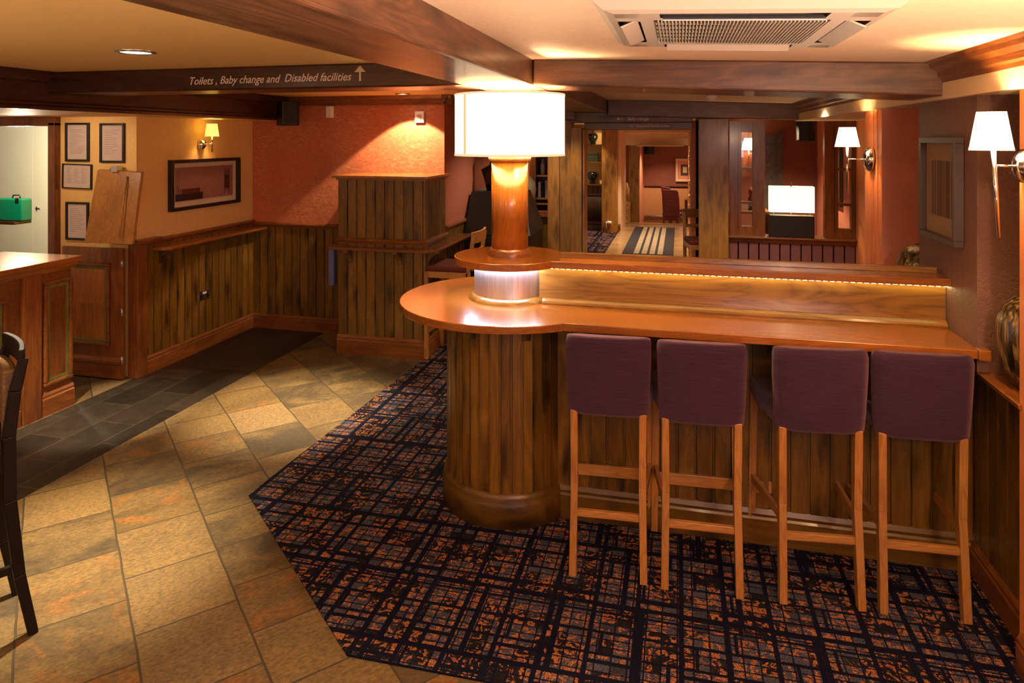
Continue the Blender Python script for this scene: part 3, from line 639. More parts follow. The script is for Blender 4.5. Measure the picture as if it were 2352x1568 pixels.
# ================================================================== THINGS
# ---------------- the central bar
CBX, CBY = -0.905, 3.645
def arc(r, a0, a1, n, cx=CBX, cy=CBY): return [(cx + r * math.cos(math.radians(a0 + (a1 - a0) * i / n)), cy + r * math.sin(math.radians(a0 + (a1 - a0) * i / n))) for i in range(n + 1)]
def keyhole(r, yf, yb, x1, n=56):      # round end joined to a straight run
    a0 = -math.degrees(math.asin(min(1, (CBY - yf) / r))); a1 = math.degrees(math.asin(min(1, (yb - CBY) / r)))
    return [(x1, yf)] + arc(r, a0, -360 + a1, n) + [(x1, yb)]
bar = empty('bar_counter', (0.15, 3.6, 0), 'long island bar with a round end, knotty pine boarded front and glossy orange wood top', 'bar counter')
# boarded base
g = G(); R = 0.335; yf = 3.485
pts = arc(R, -28, -300, 29)
for p, q in zip(pts, pts[1:]):
    m_ = Vector(((p[0] + q[0]) / 2 - CBX, (p[1] + q[1]) / 2 - CBY, 0)); g.boards(p, q, m_, 0, 1.045, w=0.5, t=0.010, g=0.0065)
g.boards((-0.615, yf), (1.29, yf), (0, -1), 0, 1.045, w=0.088, t=0.012)
g.prism([(q[0], q[1]) for q in arc(R - 0.012, 0, 350, 30)], 0, 1.04); g.box(-0.7, 1.295, yf + 0.005, 3.80, 0, 1.04)
obj('boarded_front', g, M['pineZ'], bar)
g = G(); prof = [(0.0, 0.0), (0.024, 0.0), (0.024, 0.125), (0.017, 0.135), (0.020, 0.15), (0.009, 0.172), (0.0, 0.175)]
g.lathe([(R + 0.007 + u, v) for u, v in prof], (CBX, CBY, 0), 72, cap=False)
g.mould((-0.62, yf - 0.006, 0), (1.29, yf - 0.006, 0), (0, -1, 0), [(u - 0.004, v) for u, v in prof]); obj('base_moulding', g, M['pineX'], bar)
g = G(); g.prism(keyhole(0.60, 3.18, 3.80, 1.20), 1.042, 1.08)
obj('worktop', g, M['oakX'], bar, bev=0.004)
g = G(); g.box(1.19, 1.235, 3.16, 3.205, 1.042, 1.086); obj('end_cap', g, M['oakX'], bar, bev=0.004)
g = G(); g.box(-0.72, 1.198, 3.545, 3.60, 1.08, 1.272); obj('upright_panel', g, M['slope'], bar)
g = G(); g.mould((-0.70, 3.546, 1.08), (1.198, 3.546, 1.08), (0, -1, 0), [(0, 0), (0.03, 0), (0.032, 0.008), (0.026, 0.018), (0.01, 0.028), (0, 0.03)])
g.lathe([(0.196, 0.03), (0.205, 0.026), (0.222, 0.014), (0.226, 0.0)], (CBX, CBY, 1.08), 60, cap=False)
obj('bead_moulding', g, M['slope'], bar)
g = G(); g.prism(keyhole(0.305, 3.49, 3.66, 1.215), 1.275, 1.312); obj('upper_shelf', g, M['oakX'], bar, bev=0.004)
g = G(); g.box(-0.62, 1.185, 3.615, 3.64, 1.312, 1.340); obj('back_lip', g, M['slope'], bar, bev=0.002)
g = G(); g.lathe([(0.195, 1.08), (0.195, 1.275)], (CBX, CBY, 0), 96, cap=False); obj('steel_drum', g, M['brushed'], bar, label='brushed steel drum under the round end of the upper shelf')
g = G()
for k in range(64):
    a = 2 * PI * k / 64; c = Vector((CBX + 0.207 * math.cos(a), CBY + 0.207 * math.sin(a), 1.2715)); t = Vector((-math.sin(a), math.cos(a), 0))
    g.bar(c - t * 0.0045, c + t * 0.0045, 0.008, 0.006, up=(0, 0, 1))
obj('light_strip', g, M['ledwhite'], bar, label='cool white light strip around the drum')
for k in range(10):
    a = math.radians(-180 + k * 20); light('POINT', 'strip_glow', (CBX + 0.235 * math.cos(a), CBY + 0.235 * math.sin(a), 1.262), 0.32, (0.74, 0.80, 1.0), 0.004)
g = G()
for k in range(62):
    x = -0.66 + k * 0.0302; g.box(x, x + 0.018, 3.522, 3.530, 1.2685, 1.2745)
obj('light_strip', g, M['ledyellow'], bar, label='warm light strip under the shelf edge')
for a in (-110, -62): bracket(bar, (CBX + 0.34 * math.cos(math.radians(a)), CBY + 0.34 * math.sin(math.radians(a)), 1.042), (math.cos(math.radians(a)), math.sin(math.radians(a)), 0), 0.12, 0.11, 0.04)
for x in (-0.2, 0.5, 1.1): bracket(bar, (x, yf - 0.012, 1.042), (0, -1, 0), 0.12, 0.11, 0.04)

# ---------------- big lamp on a wooden column
lamp = empty('column_lamp', (CBX, CBY, 1.312), 'large drum shade lamp glowing white on a round wooden column on the bar', 'lamp')
g = G(); g.lathe([(0.101, 0), (0.101, 0.53)], (CBX, CBY, 1.312), 64); obj('column', g, M['oakZ'], lamp)
g = G(); g.lathe([(0.118, 0), (0.118, 0.022), (0.108, 0.034), (0.101, 0.040)], (CBX, CBY, 1.312), 64, cap=False); obj('base_collar', g, M['redX'], lamp)
g = G(); g.lathe([(0.101, 0), (0.116, 0.004), (0.118, 0.03), (0.0, 0.03)], (CBX, CBY, 1.822), 64, cap=False); obj('top_collar', g, M['redX'], lamp)
g = G(); g.lathe([(0.300, 0.012), (0.300, 0.326)], (CBX, CBY, 1.856), 96, cap=False); sh = obj('lamp_shade', g, M['shade'], lamp, solid=0.003)
for za, zb3 in ((0, 0.012), (0.326, 0.336)): g = G(); g.lathe([(0.302, za), (0.302, zb3)], (CBX, CBY, 1.856), 96, cap=False); obj('trim_ring', g, M['shadetrim'], sh, solid=0.004)
g = G(); a = math.radians(-127)
for da in (-0.012, 0.012): pass
c0 = Vector((CBX + 0.3025 * math.cos(a), CBY + 0.3025 * math.sin(a), 1.868)); t = Vector((-math.sin(a), math.cos(a), 0)); g.bar(c0, c0 + Vector((0, 0, 0.314)), 0.017, 0.002, up=(math.cos(a), math.sin(a), 0)); obj('seam', g, M['shadeseam'], sh)
g = G()
for k in range(3):
    a = 2 * PI * k / 3 + 0.2; g.tube([(CBX, CBY, 2.12), (CBX + 0.3 * math.cos(a), CBY + 0.3 * math.sin(a), 2.185)], 0.002, 6)
g.tube([(CBX, CBY, 1.85), (CBX, CBY, 2.12)], 0.01, 10); obj('shade_carrier', g, M['chrome'], lamp)
light('POINT', 'lamp_glow', (CBX, CBY, 2.06), 75, (1, 0.66, 0.34), 0.06)
light('POINT', 'lamp_glow', (CBX + 0.17, CBY - 0.1, 1.95), 3, (1, 0.66, 0.34), 0.05)

# ---------------- purple bar stools
def stool_purple():
    t = empty('bar_stool', (0, 0, 0))
    for sx in (-1, 1):
        g = G(); g.bar((sx * 0.155, 0.0, 0), (sx * 0.150, 0.035, 0.40), 0.032, 0.040); g.bar((sx * 0.150, 0.035, 0.40), (sx * 0.152, 0.030, 0.73), 0.032, 0.042); obj('leg', g, M['beechZ'], t, 0.003, False)
        g = G(); g.bar((sx * 0.195, 0.44, 0), (sx * 0.185, 0.42, 0.73), 0.032, 0.034, w1=0.036, d1=0.036); obj('leg', g, M['beechZ'], t, 0.003, False)
        g = G(); g.bar((sx * 0.152, 0.03, 0.345), (sx * 0.190, 0.43, 0.315), 0.018, 0.038, up=(0, 0, 1)); g2 = obj('stretcher', g, M['beechY'], t, 0.002, False)
    g = G(); g.box(-0.140, 0.140, 0.012, 0.034, 0.255, 0.285); obj('stretcher', g, M['beechX'], t, 0.002, False)
    g = G(); g.box(-0.178, 0.178, 0.422, 0.440, 0.24, 0.295); obj('stretcher', g, M['beechX'], t, 0.002, False)
    g = G(); g.prism([(-0.168, 0.02), (0.168, 0.02), (0.212, 0.25), (0.205, 0.455), (-0.205, 0.455), (-0.212, 0.25)], 0.72, 0.80); obj('seat', g, M['navy'], t, 0.022, False)
    # padded back with a fitted cover, slightly bowed
    g = G(); n = 12; rows = [(0.715, 0.172, 0.004, 0.060), (0.73, 0.176, -0.002, 0.066), (0.80, 0.181, -0.006, 0.068), (0.95, 0.187, -0.014, 0.062), (1.035, 0.188, -0.018, 0.056), (1.058, 0.184, -0.014, 0.048), (1.066, 0.174, -0.004, 0.034)]
    rings = []
    for z, hw, y0, y1 in rows:
        r_ = []
        for i in range(n + 1):
            u = -1 + 2 * i / n; e = 0.014 if abs(u) == 1 else (0.004 if abs(u) > 0.8 else 0); r_.append(g.bm.verts.new((hw * u, y0 + 0.010 * u * u + e, z)))
        for i in range(n, -1, -1):
            u = -1 + 2 * i / n; e = 0.014 if abs(u) == 1 else (0.004 if abs(u) > 0.8 else 0); r_.append(g.bm.verts.new((hw * u, y1 + 0.008 * u * u - e, z)))
        rings.append(r_)
    g.smooth = True
    for a, b in zip(rings, rings[1:]):
        for k in range(len(a)): g.face([a[k], a[(k + 1) % len(a)], b[(k + 1) % len(a)], b[k]])
    g.smooth = False; g.face(rings[0][::-1]); g.face(rings[-1]); obj('back_cushion', g, M['purple'], t, 0.0, False)
    return t
def dup(root, loc, rz, label, group=None):
    def rec(o, parent):
        c = o.copy(); COL.objects.link(c); c.parent = parent
        for ch in o.children: rec(ch, c)
        return c
    r = rec(root, None); r.location = loc; r.rotation_euler = (0, 0, rz); r['label'] = label
    if group: r['group'] = group
    return r
s0 = stool_purple(); tag(s0, 'purple backed bar stool nearest the round end of the bar, leftmost of the four', 'bar stool', 'purple bar stools at the island bar')
s0.location = (-0.306, 3.03, 0.006); s0.rotation_euler.z = math.radians(3)
GS = 'purple bar stools at the island bar'
bpy.context.view_layer.update()
dup(s0, (0.094, 3.035, 0.006), math.radians(2.5), 'second purple backed bar stool from the left, square on to the counter', GS)
dup(s0, (0.576, 3.068, 0.006), math.radians(6), 'third purple backed bar stool from the left, its navy seat showing on the left side', GS)
dup(s0, (0.968, 3.095, 0.006), math.radians(3), 'purple backed bar stool in the corner against the right hand panelling', GS)

# ---------------- beech stools with red seats behind the bar
def stool_beech():
    t = empty('bar_stool', (0, 0, 0))
    for sx in (-1, 1):
        g = G(); g.bar((sx * 0.18, -0.20, 0), (sx * 0.18, -0.18, 0.78), 0.036, 0.036); g.bar((sx * 0.18, -0.18, 0.78), (sx * 0.18, -0.23, 1.10), 0.036, 0.030); obj('leg', g, M['beechZ'], t, 0.004, False)
        g = G(); g.bar((sx * 0.19, 0.20, 0), (sx * 0.19, 0.20, 0.77), 0.036, 0.036); obj('leg', g, M['beechZ'], t, 0.004, False)
        g = G(); g.box(sx * 0.19 - 0.01, sx * 0.19 + 0.01, -0.18, 0.19, 0.30, 0.335); obj('stretcher', g, M['beechY'], t, 0.002, False)
        g = G(); g.box(sx * 0.188 - 0.01, sx * 0.188 + 0.01, -0.18, 0.19, 0.72, 0.775); obj('seat_rail', g, M['beechY'], t, 0.002, False)
    g = G(); g.box(-0.18, 0.18, 0.19, 0.21, 0.22, 0.26); g.mi = 0; obj('stretcher', g, M['beechX'], t, 0.002, False)
    g = G(); g.box(-0.18, 0.18, 0.19, 0.21, 0.72, 0.775); obj('seat_rail', g, M['beechX'], t, 0.002, False)
    g = G(); g.box(-0.195, 0.195, -0.17, 0.215, 0.775, 0.825); obj('seat', g, M['redseat'], t, 0.02, False)
    g = G(); pts = [(-0.20 + 0.4 * i / 8, -0.235 - 0.03 * (1 - ((i - 4) / 4) ** 2)) for i in range(9)]
    g.prism(pts + [(x, y + 0.022) for x, y in pts[::-1]], 1.03, 1.13); obj('top_rail', g, M['beechX'], t, 0.004, False)
    g = G(); g.box(-0.165, 0.165, -0.222, -0.205, 0.92, 0.96); obj('back_slat', g, M['beechX'], t, 0.002, False)
    return t
GB = 'light wood stools with dark red seats'
b0 = stool_beech(); tag(b0, 'light wood bar stool with dark red seat standing beside the boarded cabinet', 'bar stool', GB)
b0.location = (-1.965, 5.86, 0.006); b0.rotation_euler.z = math.radians(90); bpy.context.view_layer.update()
dup(b0, (-1.80, 6.38, 0.006), math.radians(84), 'light wood stool behind the column, only its curved top rail showing', GB)
dup(b0, (YP(1617, 500, 8.0).x, 8.02, 0), math.radians(190), 'light wood high seat half hidden behind the tall post of the hall opening', GB)

# ---------------- black stool at the left edge
t = empty('bar_stool', (-2.62, 2.25, 0), 'black lacquered bar stool with tan woven back, cut off by the left edge', 'bar stool')
DX = Vector((-0.28, 0.17, 0)); fw = Vector((-0.52, -0.855, 0))      # along the back, and the way it faces
A0 = Vector((-2.48, 2.17, 0)); B0 = Vector((-2.76, 2.34, 0))
def sabre(P, nm='leg'):
    g = G(); sec = [(0, 0.0, 0.034), (0.25, 0.045, 0.038), (0.55, 0.075, 0.042), (0.80, 0.078, 0.042), (0.97, 0.058, 0.038), (1.09, 0.03, 0.030)]
    pts = [P + fw * d + Vector((0, 0, z)) for z, d, w_ in sec]
    for i in range(len(pts) - 1): g.bar(pts[i], pts[i + 1], sec[i][2], sec[i][2], up=(fw.x, fw.y, 0), w1=sec[i + 1][2], d1=sec[i + 1][2])
    return obj(nm, g, M['blackwood'], t, 0.004)
sabre(A0); sabre(B0)
for P in (A0, B0):
    g = G(); q = P + fw * 0.5; g.bar(q, q + Vector((0, 0, 0.74)) - fw * 0.02, 0.026, 0.026, up=(fw.x, fw.y, 0), w1=0.036, d1=0.036); obj('leg', g, M['blackwood'], t, 0.003)
    g = G(); g.bar(P + fw * 0.07 + Vector((0, 0, 0.28)), P + fw * 0.5 + Vector((0, 0, 0.28)), 0.02, 0.03, up=(0, 0, 1)); obj('stretcher', g, M['blackwood'], t, 0.002)
g = G(); g.prism([(p.x, p.y) for p in (A0 + fw * 0.10, A0 + fw * 0.52, B0 + fw * 0.52, B0 + fw * 0.10)], 0.72, 0.79); obj('seat', g, M['wicker'], t, 0.015)
g = G(); n = 8; ra = []
for i in range(n + 1):
    u = i / n; bow = 0.045 * 4 * u * (1 - u); ra.append(A0.lerp(B0, -0.04 + 1.08 * u) + fw * (0.03 - bow * 0.5))
pin = [(p.x, p.y) for p in ra]; pout = [(p.x + fw.x * 0.022, p.y + fw.y * 0.022) for p in ra]
g.prism(pin + pout[::-1], 1.045, 1.125); obj('top_rail', g, M['blackwood'], t, 0.004)
g = G(); pin = [(p.x + fw.x * 0.03, p.y + fw.y * 0.03) for p in ra[1:-1]]; pout = [(p.x + fw.x * 0.075, p.y + fw.y * 0.075) for p in ra[1:-1]]
g.prism(pin + pout[::-1], 0.80, 1.045); obj('woven_back', g, M['wicker'], t, 0.01)

# ---------------- boarded cabinet in front of the red wall
cab = empty('cabinet', (-2.62, 5.96, 0), 'tall knotty pine boarded cabinet against the red wall with a spotlit top', 'cabinet')
cx0, cx1, cy = -3.02, -2.2, 5.69
g = G(); g.box(cx0 + 0.012, cx1 - 0.012, cy + 0.012, 6.24, 0, 1.575); g.boards((cx0, cy), (cx1, cy), (0, -1), 0, 1.575, w=0.095); g.boards((cx1, cy), (cx1, 6.24), (1, 0), 0, 1.575, w=0.085); g.boards((cx0, 6.24), (cx0, cy), (-1, 0), 0, 1.575)
obj('body', g, M['pineZ'], cab)
g = G(); g.box(cx0 - 0.02, cx1 + 0.035, cy - 0.035, 6.24, 1.575, 1.59); g.box(cx0 - 0.045, cx1 + 0.06, cy - 0.06, 6.24, 1.59, 1.615); obj('top', g, M['oakX'], cab, 0.006)
def both(g, prof, z):
    g.mould((cx0 - 0.01, cy - 0.01, z), (cx1 + 0.035, cy - 0.01, z), (0, -1, 0), prof); g.mould((cx1 + 0.01, cy - 0.035, z), (cx1 + 0.01, 6.24, z), (1, 0, 0), prof)
g = G(); both(g, RAIL, 1.0); obj('rail_moulding', g, M['redX'], cab)
g = G(); both(g, [(u, v * 1.15) for u, v in BPY_SKIRT], 0.0); obj('base_moulding', g, M['redX'], cab)
g = G(); g.prism([(cx0 - 0.07, cy), (cx0 - 0.07, cy - 0.10), (cx0 - 0.04, cy - 0.13), (cx1 + 0.08, cy - 0.13), (cx1 + 0.15, cy - 0.06), (cx1 + 0.15, 6.70), (cx1 + 0.005, 6.70), (cx1 + 0.005, cy)], 0.952, 0.978)
obj('drinks_ledge', g, M['redX'], cab, 0.008)
for x in (-2.9, -2.42): bracket(cab, (x, cy - 0.012, 0.952), (0, -1, 0), 0.11, 0.13)
for y in (5.76, 6.6): bracket(cab, (cx1 + 0.012, y, 0.952), (1, 0, 0), 0.12, 0.14)
g = G(); p = YP(772, 600, 5.9); g.prism([(p.x - 0.03, 5.8), (p.x + 0.03, 5.8), (p.x + 0.03, 5.86), (p.x - 0.03, 5.86)], 0.57, 0.95)
tag(obj('cloth', g, M['bluecloth'], bev=0.012), 'small blue cloth hanging at the left side of the boarded cabinet', 'cloth')

# ---------------- left serving counter
lb = empty('serving_counter', (-4.6, 3.3, 0), 'panelled red brown serving counter at the left edge with a spotlit top', 'bar counter')
g = G(); g.box(-4.95, -4.34, 1.0, 4.10, 0, 1.05); obj('body', g, M['redX'], lb)
g = G(); g.box(-5.02, -4.285, 1.0, 4.15, 1.05, 1.087); g.mould((-4.33, 1.0, 1.0), (-4.33, 4.12, 1.0), (1, 0, 0), [(0, 0), (0.01, 0), (0.03, 0.03), (0.04, 0.05), (0, 0.05)]); obj('worktop', g, M['oakY'], lb, 0.008)
g = G(); g.box(-4.34, -4.312, 3.70, 3.84, 0, 1.05); obj('pilaster', g, M['redZ'], lb, 0.004)
def panel(parent, org, u, out, w_, h, inner='oakZ', tape=True):
    # framed raised panel: org = lower left corner on the face, u along the face
    u = Vector(u); out = Vector(out); up = Vector((0, 0, 1)); org = Vector(org)
    def slab(g, a0, a1, b0, b1, d0, d1):
        q = [org + u * a + out * d + up * b for b in (b0, b1) for a, d in ((a0, d0), (a1, d0), (a1, d1), (a0, d1))]; g.hull8(q)
    g = G(); f = 0.028
    slab(g, 0, w_, 0, f, 0, 0.022); slab(g, 0, w_, h - f, h, 0, 0.022); slab(g, 0, f, f, h - f, 0, 0.022); slab(g, w_ - f, w_, f, h - f, 0, 0.022)
    o = obj('panel_frame', g, M['redX'], parent, 0.008)
    g = G(); g.r = 0.3; slab(g, f, w_ - f, f, h * 0.5, 0, 0.004); g.r = 0.85; slab(g, f, w_ - f, h * 0.5, h - f, 0, 0.004); obj('inlay_panel', g, M[inner], o)
    if tape:
        g = G(); k = 0.024
        for a0, a1, b0, b1 in ((f, w_ - f, f, f + k), (f, w_ - f, h - f - k, h - f), (f, f + k, f + k, h - f - k), (w_ - f - k, w_ - f, f + k, h - f - k)): slab(g, a0, a1, b0, b1, 0.004, 0.006)
        obj('inlay_border', g, M['tape'], o)
panel(lb, (-4.34, 3.87, 0.20), (0, 1, 0), (1, 0, 0), 0.235, 0.74, 'redZ')
panel(lb, (-4.34, 2.9, 0.20), (0, 1, 0), (1, 0, 0), 0.70, 0.68, 'redZ')
g = G(); g.mould((-4.34, 1.0, 0), (-4.34, 3.69, 0), (1, 0, 0), BPY_SKIRT); g.mould((-4.34, 3.85, 0), (-4.34, 4.11, 0), (1, 0, 0), [(u * 1.1, v * 1.1) for u, v in BPY_SKIRT]); obj('base_moulding', g, M['redY'], lb)

# ---------------- counter gate
gt = empty('counter_gate', (-4.65, 4.6, 0), 'panelled wooden gate with green edged inlay closing the gap beside the serving counter', 'gate')
g = G(); g.box(-4.96, -4.36, 4.60, 4.63, 0.012, 1.06); obj('gate_leaf', g, M['redZ'], gt, 0.003)
panel(gt, (-4.93, 4.60, 0.27), (1, 0, 0), (0, -1, 0), 0.45, 0.67, 'oakZ')
g = G(); g.mould((-4.96, 4.60, 0.012), (-4.365, 4.60, 0.012), (0, -1, 0), [(0, 0), (0.012, 0), (0.012, 0.11), (0.022, 0.12), (0.022, 0.14), (0.01, 0.165), (0, 0.17)]); obj('base_moulding', g, M['redX'], gt)
for py in (605, 717, 827):
    z = YP(284, py, 4.6).z; g = G(); g.box(-4.368, -4.345, 4.588, 4.600, z - 0.03, z + 0.03); g.tube([(-4.356, 4.588, z - 0.03), (-4.356, 4.588, z + 0.03)], 0.006, 8); obj('hinge', g, M['steel'], gt)

# ---------------- raised counter flap
fl = empty('counter_flap', (-4.6, 4.45, 1.09), 'raised wooden counter flap leaning against the wall of notices', 'counter flap')
a, b = ZP(192, 557, 1.10), ZP(303, 562, 1.10); a.y = b.y = 4.46; a = YP(193, 557, 4.46); b = YP(303, 562, 4.46); c = YP(325, 396, 4.62); d = YP(224, 390, 4.62)
n = Vector((0, 0.03, 0.006)); g = G(); g.hull8([a, b, b + n, a + n, d, c, c + n, d + n]); board = obj('board', g, M['beechZ'], fl, 0.004)
g = G(); a2 = YP(275, 545, 4.452); d2 = YP(292, 405, 4.60); g.tube([a2, a2.lerp(d2, 0.5) + Vector((0, -0.004, 0)), d2], 0.006, 8); obj('groove_rail', g, M['beechZ'], board)
g = G(); p = YP(268, 388, 4.63); g.box(p.x - 0.03, p.x + 0.03, 4.60, 4.66, p.z - 0.025, p.z + 0.025); g.tube([(p.x - 0.06, 4.63, p.z - 0.02), (p.x - 0.03, 4.60, p.z + 0.01)], 0.006, 8); obj('catch', g, M['steel'], fl, 0.003)

# ---------------- framed notices
def frame(name, c, fr_m, face, w_, h, depth, border, label, cat, group=None, inner=None, axis=None, glassed=False, tilt=0.0):
    """face: (u, out) unit vectors; c = centre on the wall"""
    u, out = Vector(face[0]), Vector(face[1]); up = Vector((0, 0, 1)); c = Vector(c)
    u2 = u * math.cos(tilt) + up * math.sin(tilt); v2 = up * math.cos(tilt) - u * math.sin(tilt)
    t = empty(name, c, label, cat, group)
    def slab(g, a0, a1, b0, b1, d0, d1): g.hull8([c + u2 * a + out * d_ + v2 * b for b in (b0, b1) for a, d_ in ((a0, d0), (a1, d0), (a1, d1), (a0, d1))])
    W, Hh = w_ / 2, h / 2; g = G(); slab(g, -W, W, -Hh, -Hh + border, 0, depth); slab(g, -W, W, Hh - border, Hh, 0, depth); slab(g, -W, -W + border, -Hh + border, Hh - border, 0, depth); slab(g, W - border, W, -Hh + border, Hh - border, 0, depth)
    obj('frame', g, fr_m, t, 0.002); return t, slab, W - border, Hh - border
FY = ((1, 0, 0), (0, -1, 0)); FX = ((0, 1, 0), (1, 0, 0)); FXR = ((0, -1, 0), (-1, 0, 0))
GN = 'black framed notices by the servery door'
def notice(px0, py0, px1, py1, label, lines, cols=1, tilt=0.0):
    a = YP(px0, py0, 4.68); b = YP(px1, py1, 4.68); w_, h = b.x - a.x, a.z - b.z
    t, slab, W, Hh = frame('framed_notice', ((a.x + b.x) / 2, 4.679, (a.z + b.z) / 2), M['black'], FY, w_, h, 0.018, 0.018 if cols == 1 else 0.009, label, 'framed notice', GN, tilt=tilt)
    g = G(); g.mi = 0; slab(g, -W, W, -Hh, Hh, 0, 0.006); g.mi = 1
    random.seed(int(px0) + lines)
    for k in range(lines):
        z = Hh * 0.72 - k * (1.45 * Hh / lines)
        for cidx in range(cols):
            x0_ = -W * 0.8 + cidx * (1.6 * W / cols); L_ = 1.6 * W / cols * random.uniform(0.45, 0.95); slab(g, x0_, x0_ + L_, z, z + 0.0022, 0.006, 0.0065)
    obj('printed_sheet', g, [M['paper'], M['ink']], t)
    g = G(); slab(g, -W, W, -Hh, Hh, 0.011, 0.012); obj('glazing', g, M['glass'], t)
notice(153, 282, 207, 371, 'black framed notice, upper left of the group by the servery door', 18)
notice(232, 283, 288, 374, 'black framed notice, upper right, above the raised counter flap', 14)
notice(146, 376, 213, 434, 'small landscape framed notice with columns of print, hung slightly crooked', 11, 3, -0.02)
notice(154, 463, 206, 552, 'black framed notice partly behind the raised counter flap, lowest of the group', 13)

# ---------------- picture on the left wall
a = XP(385, 487, XL); b = XP(544, 361, XL); zt = (XP(383, 368, XL).z + b.z) / 2; zb_ = (XP(385, 487, XL).z + XP(543, 464, XL).z) / 2
t, slab, W, Hh = frame('framed_picture', (XL + 0.001, (a.y + b.y) / 2, (zt + zb_) / 2), M['black'], FX, b.y - a.y, zt - zb_, 0.045, 0.030, 'wide black framed abstract picture in mauve and dark red on the ochre wall', 'picture')
g = G(); slab(g, -W, W, -Hh, Hh, 0, 0.008); obj('mount', g, flat('cream_mount', (0.62, 0.50, 0.36), 0.6), t)
g = G(); g.mi = 0; slab(g, -W + 0.05, W - 0.05, -Hh + 0.05, Hh - 0.04, 0.008, 0.010); g.mi = 1; slab(g, -W + 0.05, -0.04, -Hh + 0.05, -Hh + 0.115, 0.010, 0.011)
g.mi = 2; slab(g, -W + 0.13, -0.08, -Hh + 0.11, -Hh + 0.155, 0.010, 0.0115); slab(g, W - 0.17, W - 0.11, -0.07, 0.06, 0.010, 0.0115); g.mi = 1
for k in range(5): slab(g, W - 0.18 + k * 0.018, W - 0.174 + k * 0.018, -0.12 + 0.02 * (k % 3), 0.13 - 0.02 * (k % 2), 0.0115, 0.012)
for k in range(3): slab(g, -W + 0.07 + k * 0.02, -W + 0.074 + k * 0.02, -0.07, 0.0 - k * 0.02, 0.010, 0.011)
obj('print', g, [flat('mauve_print', (0.26, 0.12, 0.10), 0.5, noise=0.1), flat('dark_print', (0.02, 0.008, 0.006), 0.5), flat('deep_red_print', (0.09, 0.012, 0.010), 0.5)], t)
# ---------------- bronze box frame on the dark column
Yn = XP(2215, 400, 1.2).y; xf = YP(2191, 400, Yn).x; Yf = XP(2110, 400, xf).y; zt = XP(2190, 315, xf).z; zb_ = XP(2193, 570, xf).z
t, slab, W, Hh = frame('framed_picture', (1.199, (Yn + Yf) / 2, (zt + zb_) / 2), M['silverframe'], FXR, Yf - Yn, zt - zb_, 1.2 - xf, 0.028, 'deep bronze box frame holding a striped tree trunk print on the dark column', 'picture')
g = G(); slab(g, -W, W, -Hh, Hh, 0, 0.012); obj('mount', g, flat('tan_mount', (0.30, 0.20, 0.12), 0.6), t)
g = G(); random.seed(5); g.mi = 0; slab(g, -W * 0.62, W * 0.75, -Hh * 0.6, Hh * 0.62, 0.012, 0.014); g.mi = 1; x = -W * 0.60
while x < W * 0.70:
    w_ = random.uniform(0.004, 0.013); slab(g, x, x + w_, -Hh * 0.6, Hh * 0.62, 0.014, 0.0145); x += w_ + random.uniform(0.004, 0.012)
obj('print', g, [flat('tan_print', (0.33, 0.21, 0.11), 0.5), flat('dark_brown_print', (0.035, 0.018, 0.010), 0.5)], t)

# ---------------- wall lamps
def cone_shade(g, c, r0, r1, h): g.lathe([(r0, 0), (r1, h)], c, 40, cap=False)
def sconce(plate, out, rod, shade_c, r0, r1, h, z_rod, label, m='shade_s', e=3.0, group='chrome wall lamps', tiltx=0.0, plate_r=0.055):
    t = empty('wall_lamp', plate, label, 'wall lamp', group); P = Vector(plate); O = Vector(out)
    g = G(); g.smooth = True; rings = []; side = Vector((-O.y, O.x, 0)); up = Vector((0, 0, 1))
    for rr, d in ((plate_r, 0), (plate_r, 0.012), (plate_r * 0.94, 0.024), (plate_r * 0.72, 0.038), (plate_r * 0.4, 0.048), (0.004, 0.051)):
        rings.append([g.bm.verts.new(P + O * d + side * rr * math.cos(2 * PI * k / 28) + up * rr * 1.15 * math.sin(2 * PI * k / 28)) for k in range(28)])
    for a_, b_ in zip(rings, rings[1:]):
        for k in range(28): g.face([a_[k], a_[(k + 1) % 28], b_[(k + 1) % 28], b_[k]])
    g.smooth = False; g.face(rings[0]); obj('wall_plate', g, M['chrome'], t)
    R_ = Vector(rod); g = G(); g.tube([P + O * 0.04, Vector((R_.x, R_.y, P.z))], 0.005, 10); obj('arm', g, M['chrome'], t)
    g = G(); g.tube([Vector((R_.x + tiltx, R_.y, z_rod)), Vector((R_.x, R_.y, shade_c[2] + 0.02))], [0.006, 0.009], 12); obj('stem', g, M['chrome'], t)
    g = G(); cone_shade(g, shade_c, r0, r1, h); s_ = obj('lamp_shade', g, M[m], t, solid=0.002)
    for (rr, zz) in ((r0, 0.004), (r1, h - 0.004)):
        g = G()
        for k in range(22):
            a_ = 2 * PI * k / 22; q = Vector(shade_c) + Vector((rr * math.cos(a_), rr * math.sin(a_), zz)); tt = Vector((-math.sin(a_), math.cos(a_), 0)) * 0.005
            g.tube([q - tt - up * 0.005, q + tt + up * 0.005], 0.0012, 5)
        obj('stitching', g, M['shadetrim'], s_)
    g = G(); g.lathe([(0.010, 0), (0.016, 0.02), (0.012, 0.045), (0.002, 0.055)], (shade_c[0], shade_c[1], shade_c[2] + 0.03), 16); obj('bulb', g, M['bulb'], t)
    light('POINT', 'wall_lamp_and_fill_glow', (shade_c[0], shade_c[1], shade_c[2] + h * 0.55), e, (1, 0.58, 0.26), 0.02); return t
pl = XP(2352, 382, 1.2); pl = Vector((1.211, 2.80, 1.852)); q = YP(2281, 345, 2.80)
sconce(pl, (-1, 0, 0), (q.x, 2.80, 0), (YP(2277, 345, 2.80).x, 2.80, YP(2277, 345, 2.80).z), 0.068, 0.045, 0.138, YP(2293, 545, 2.80).z, 'chrome wall lamp with a bright tapered shade on the nearest orange column at the right', e=26, tiltx=0.018)
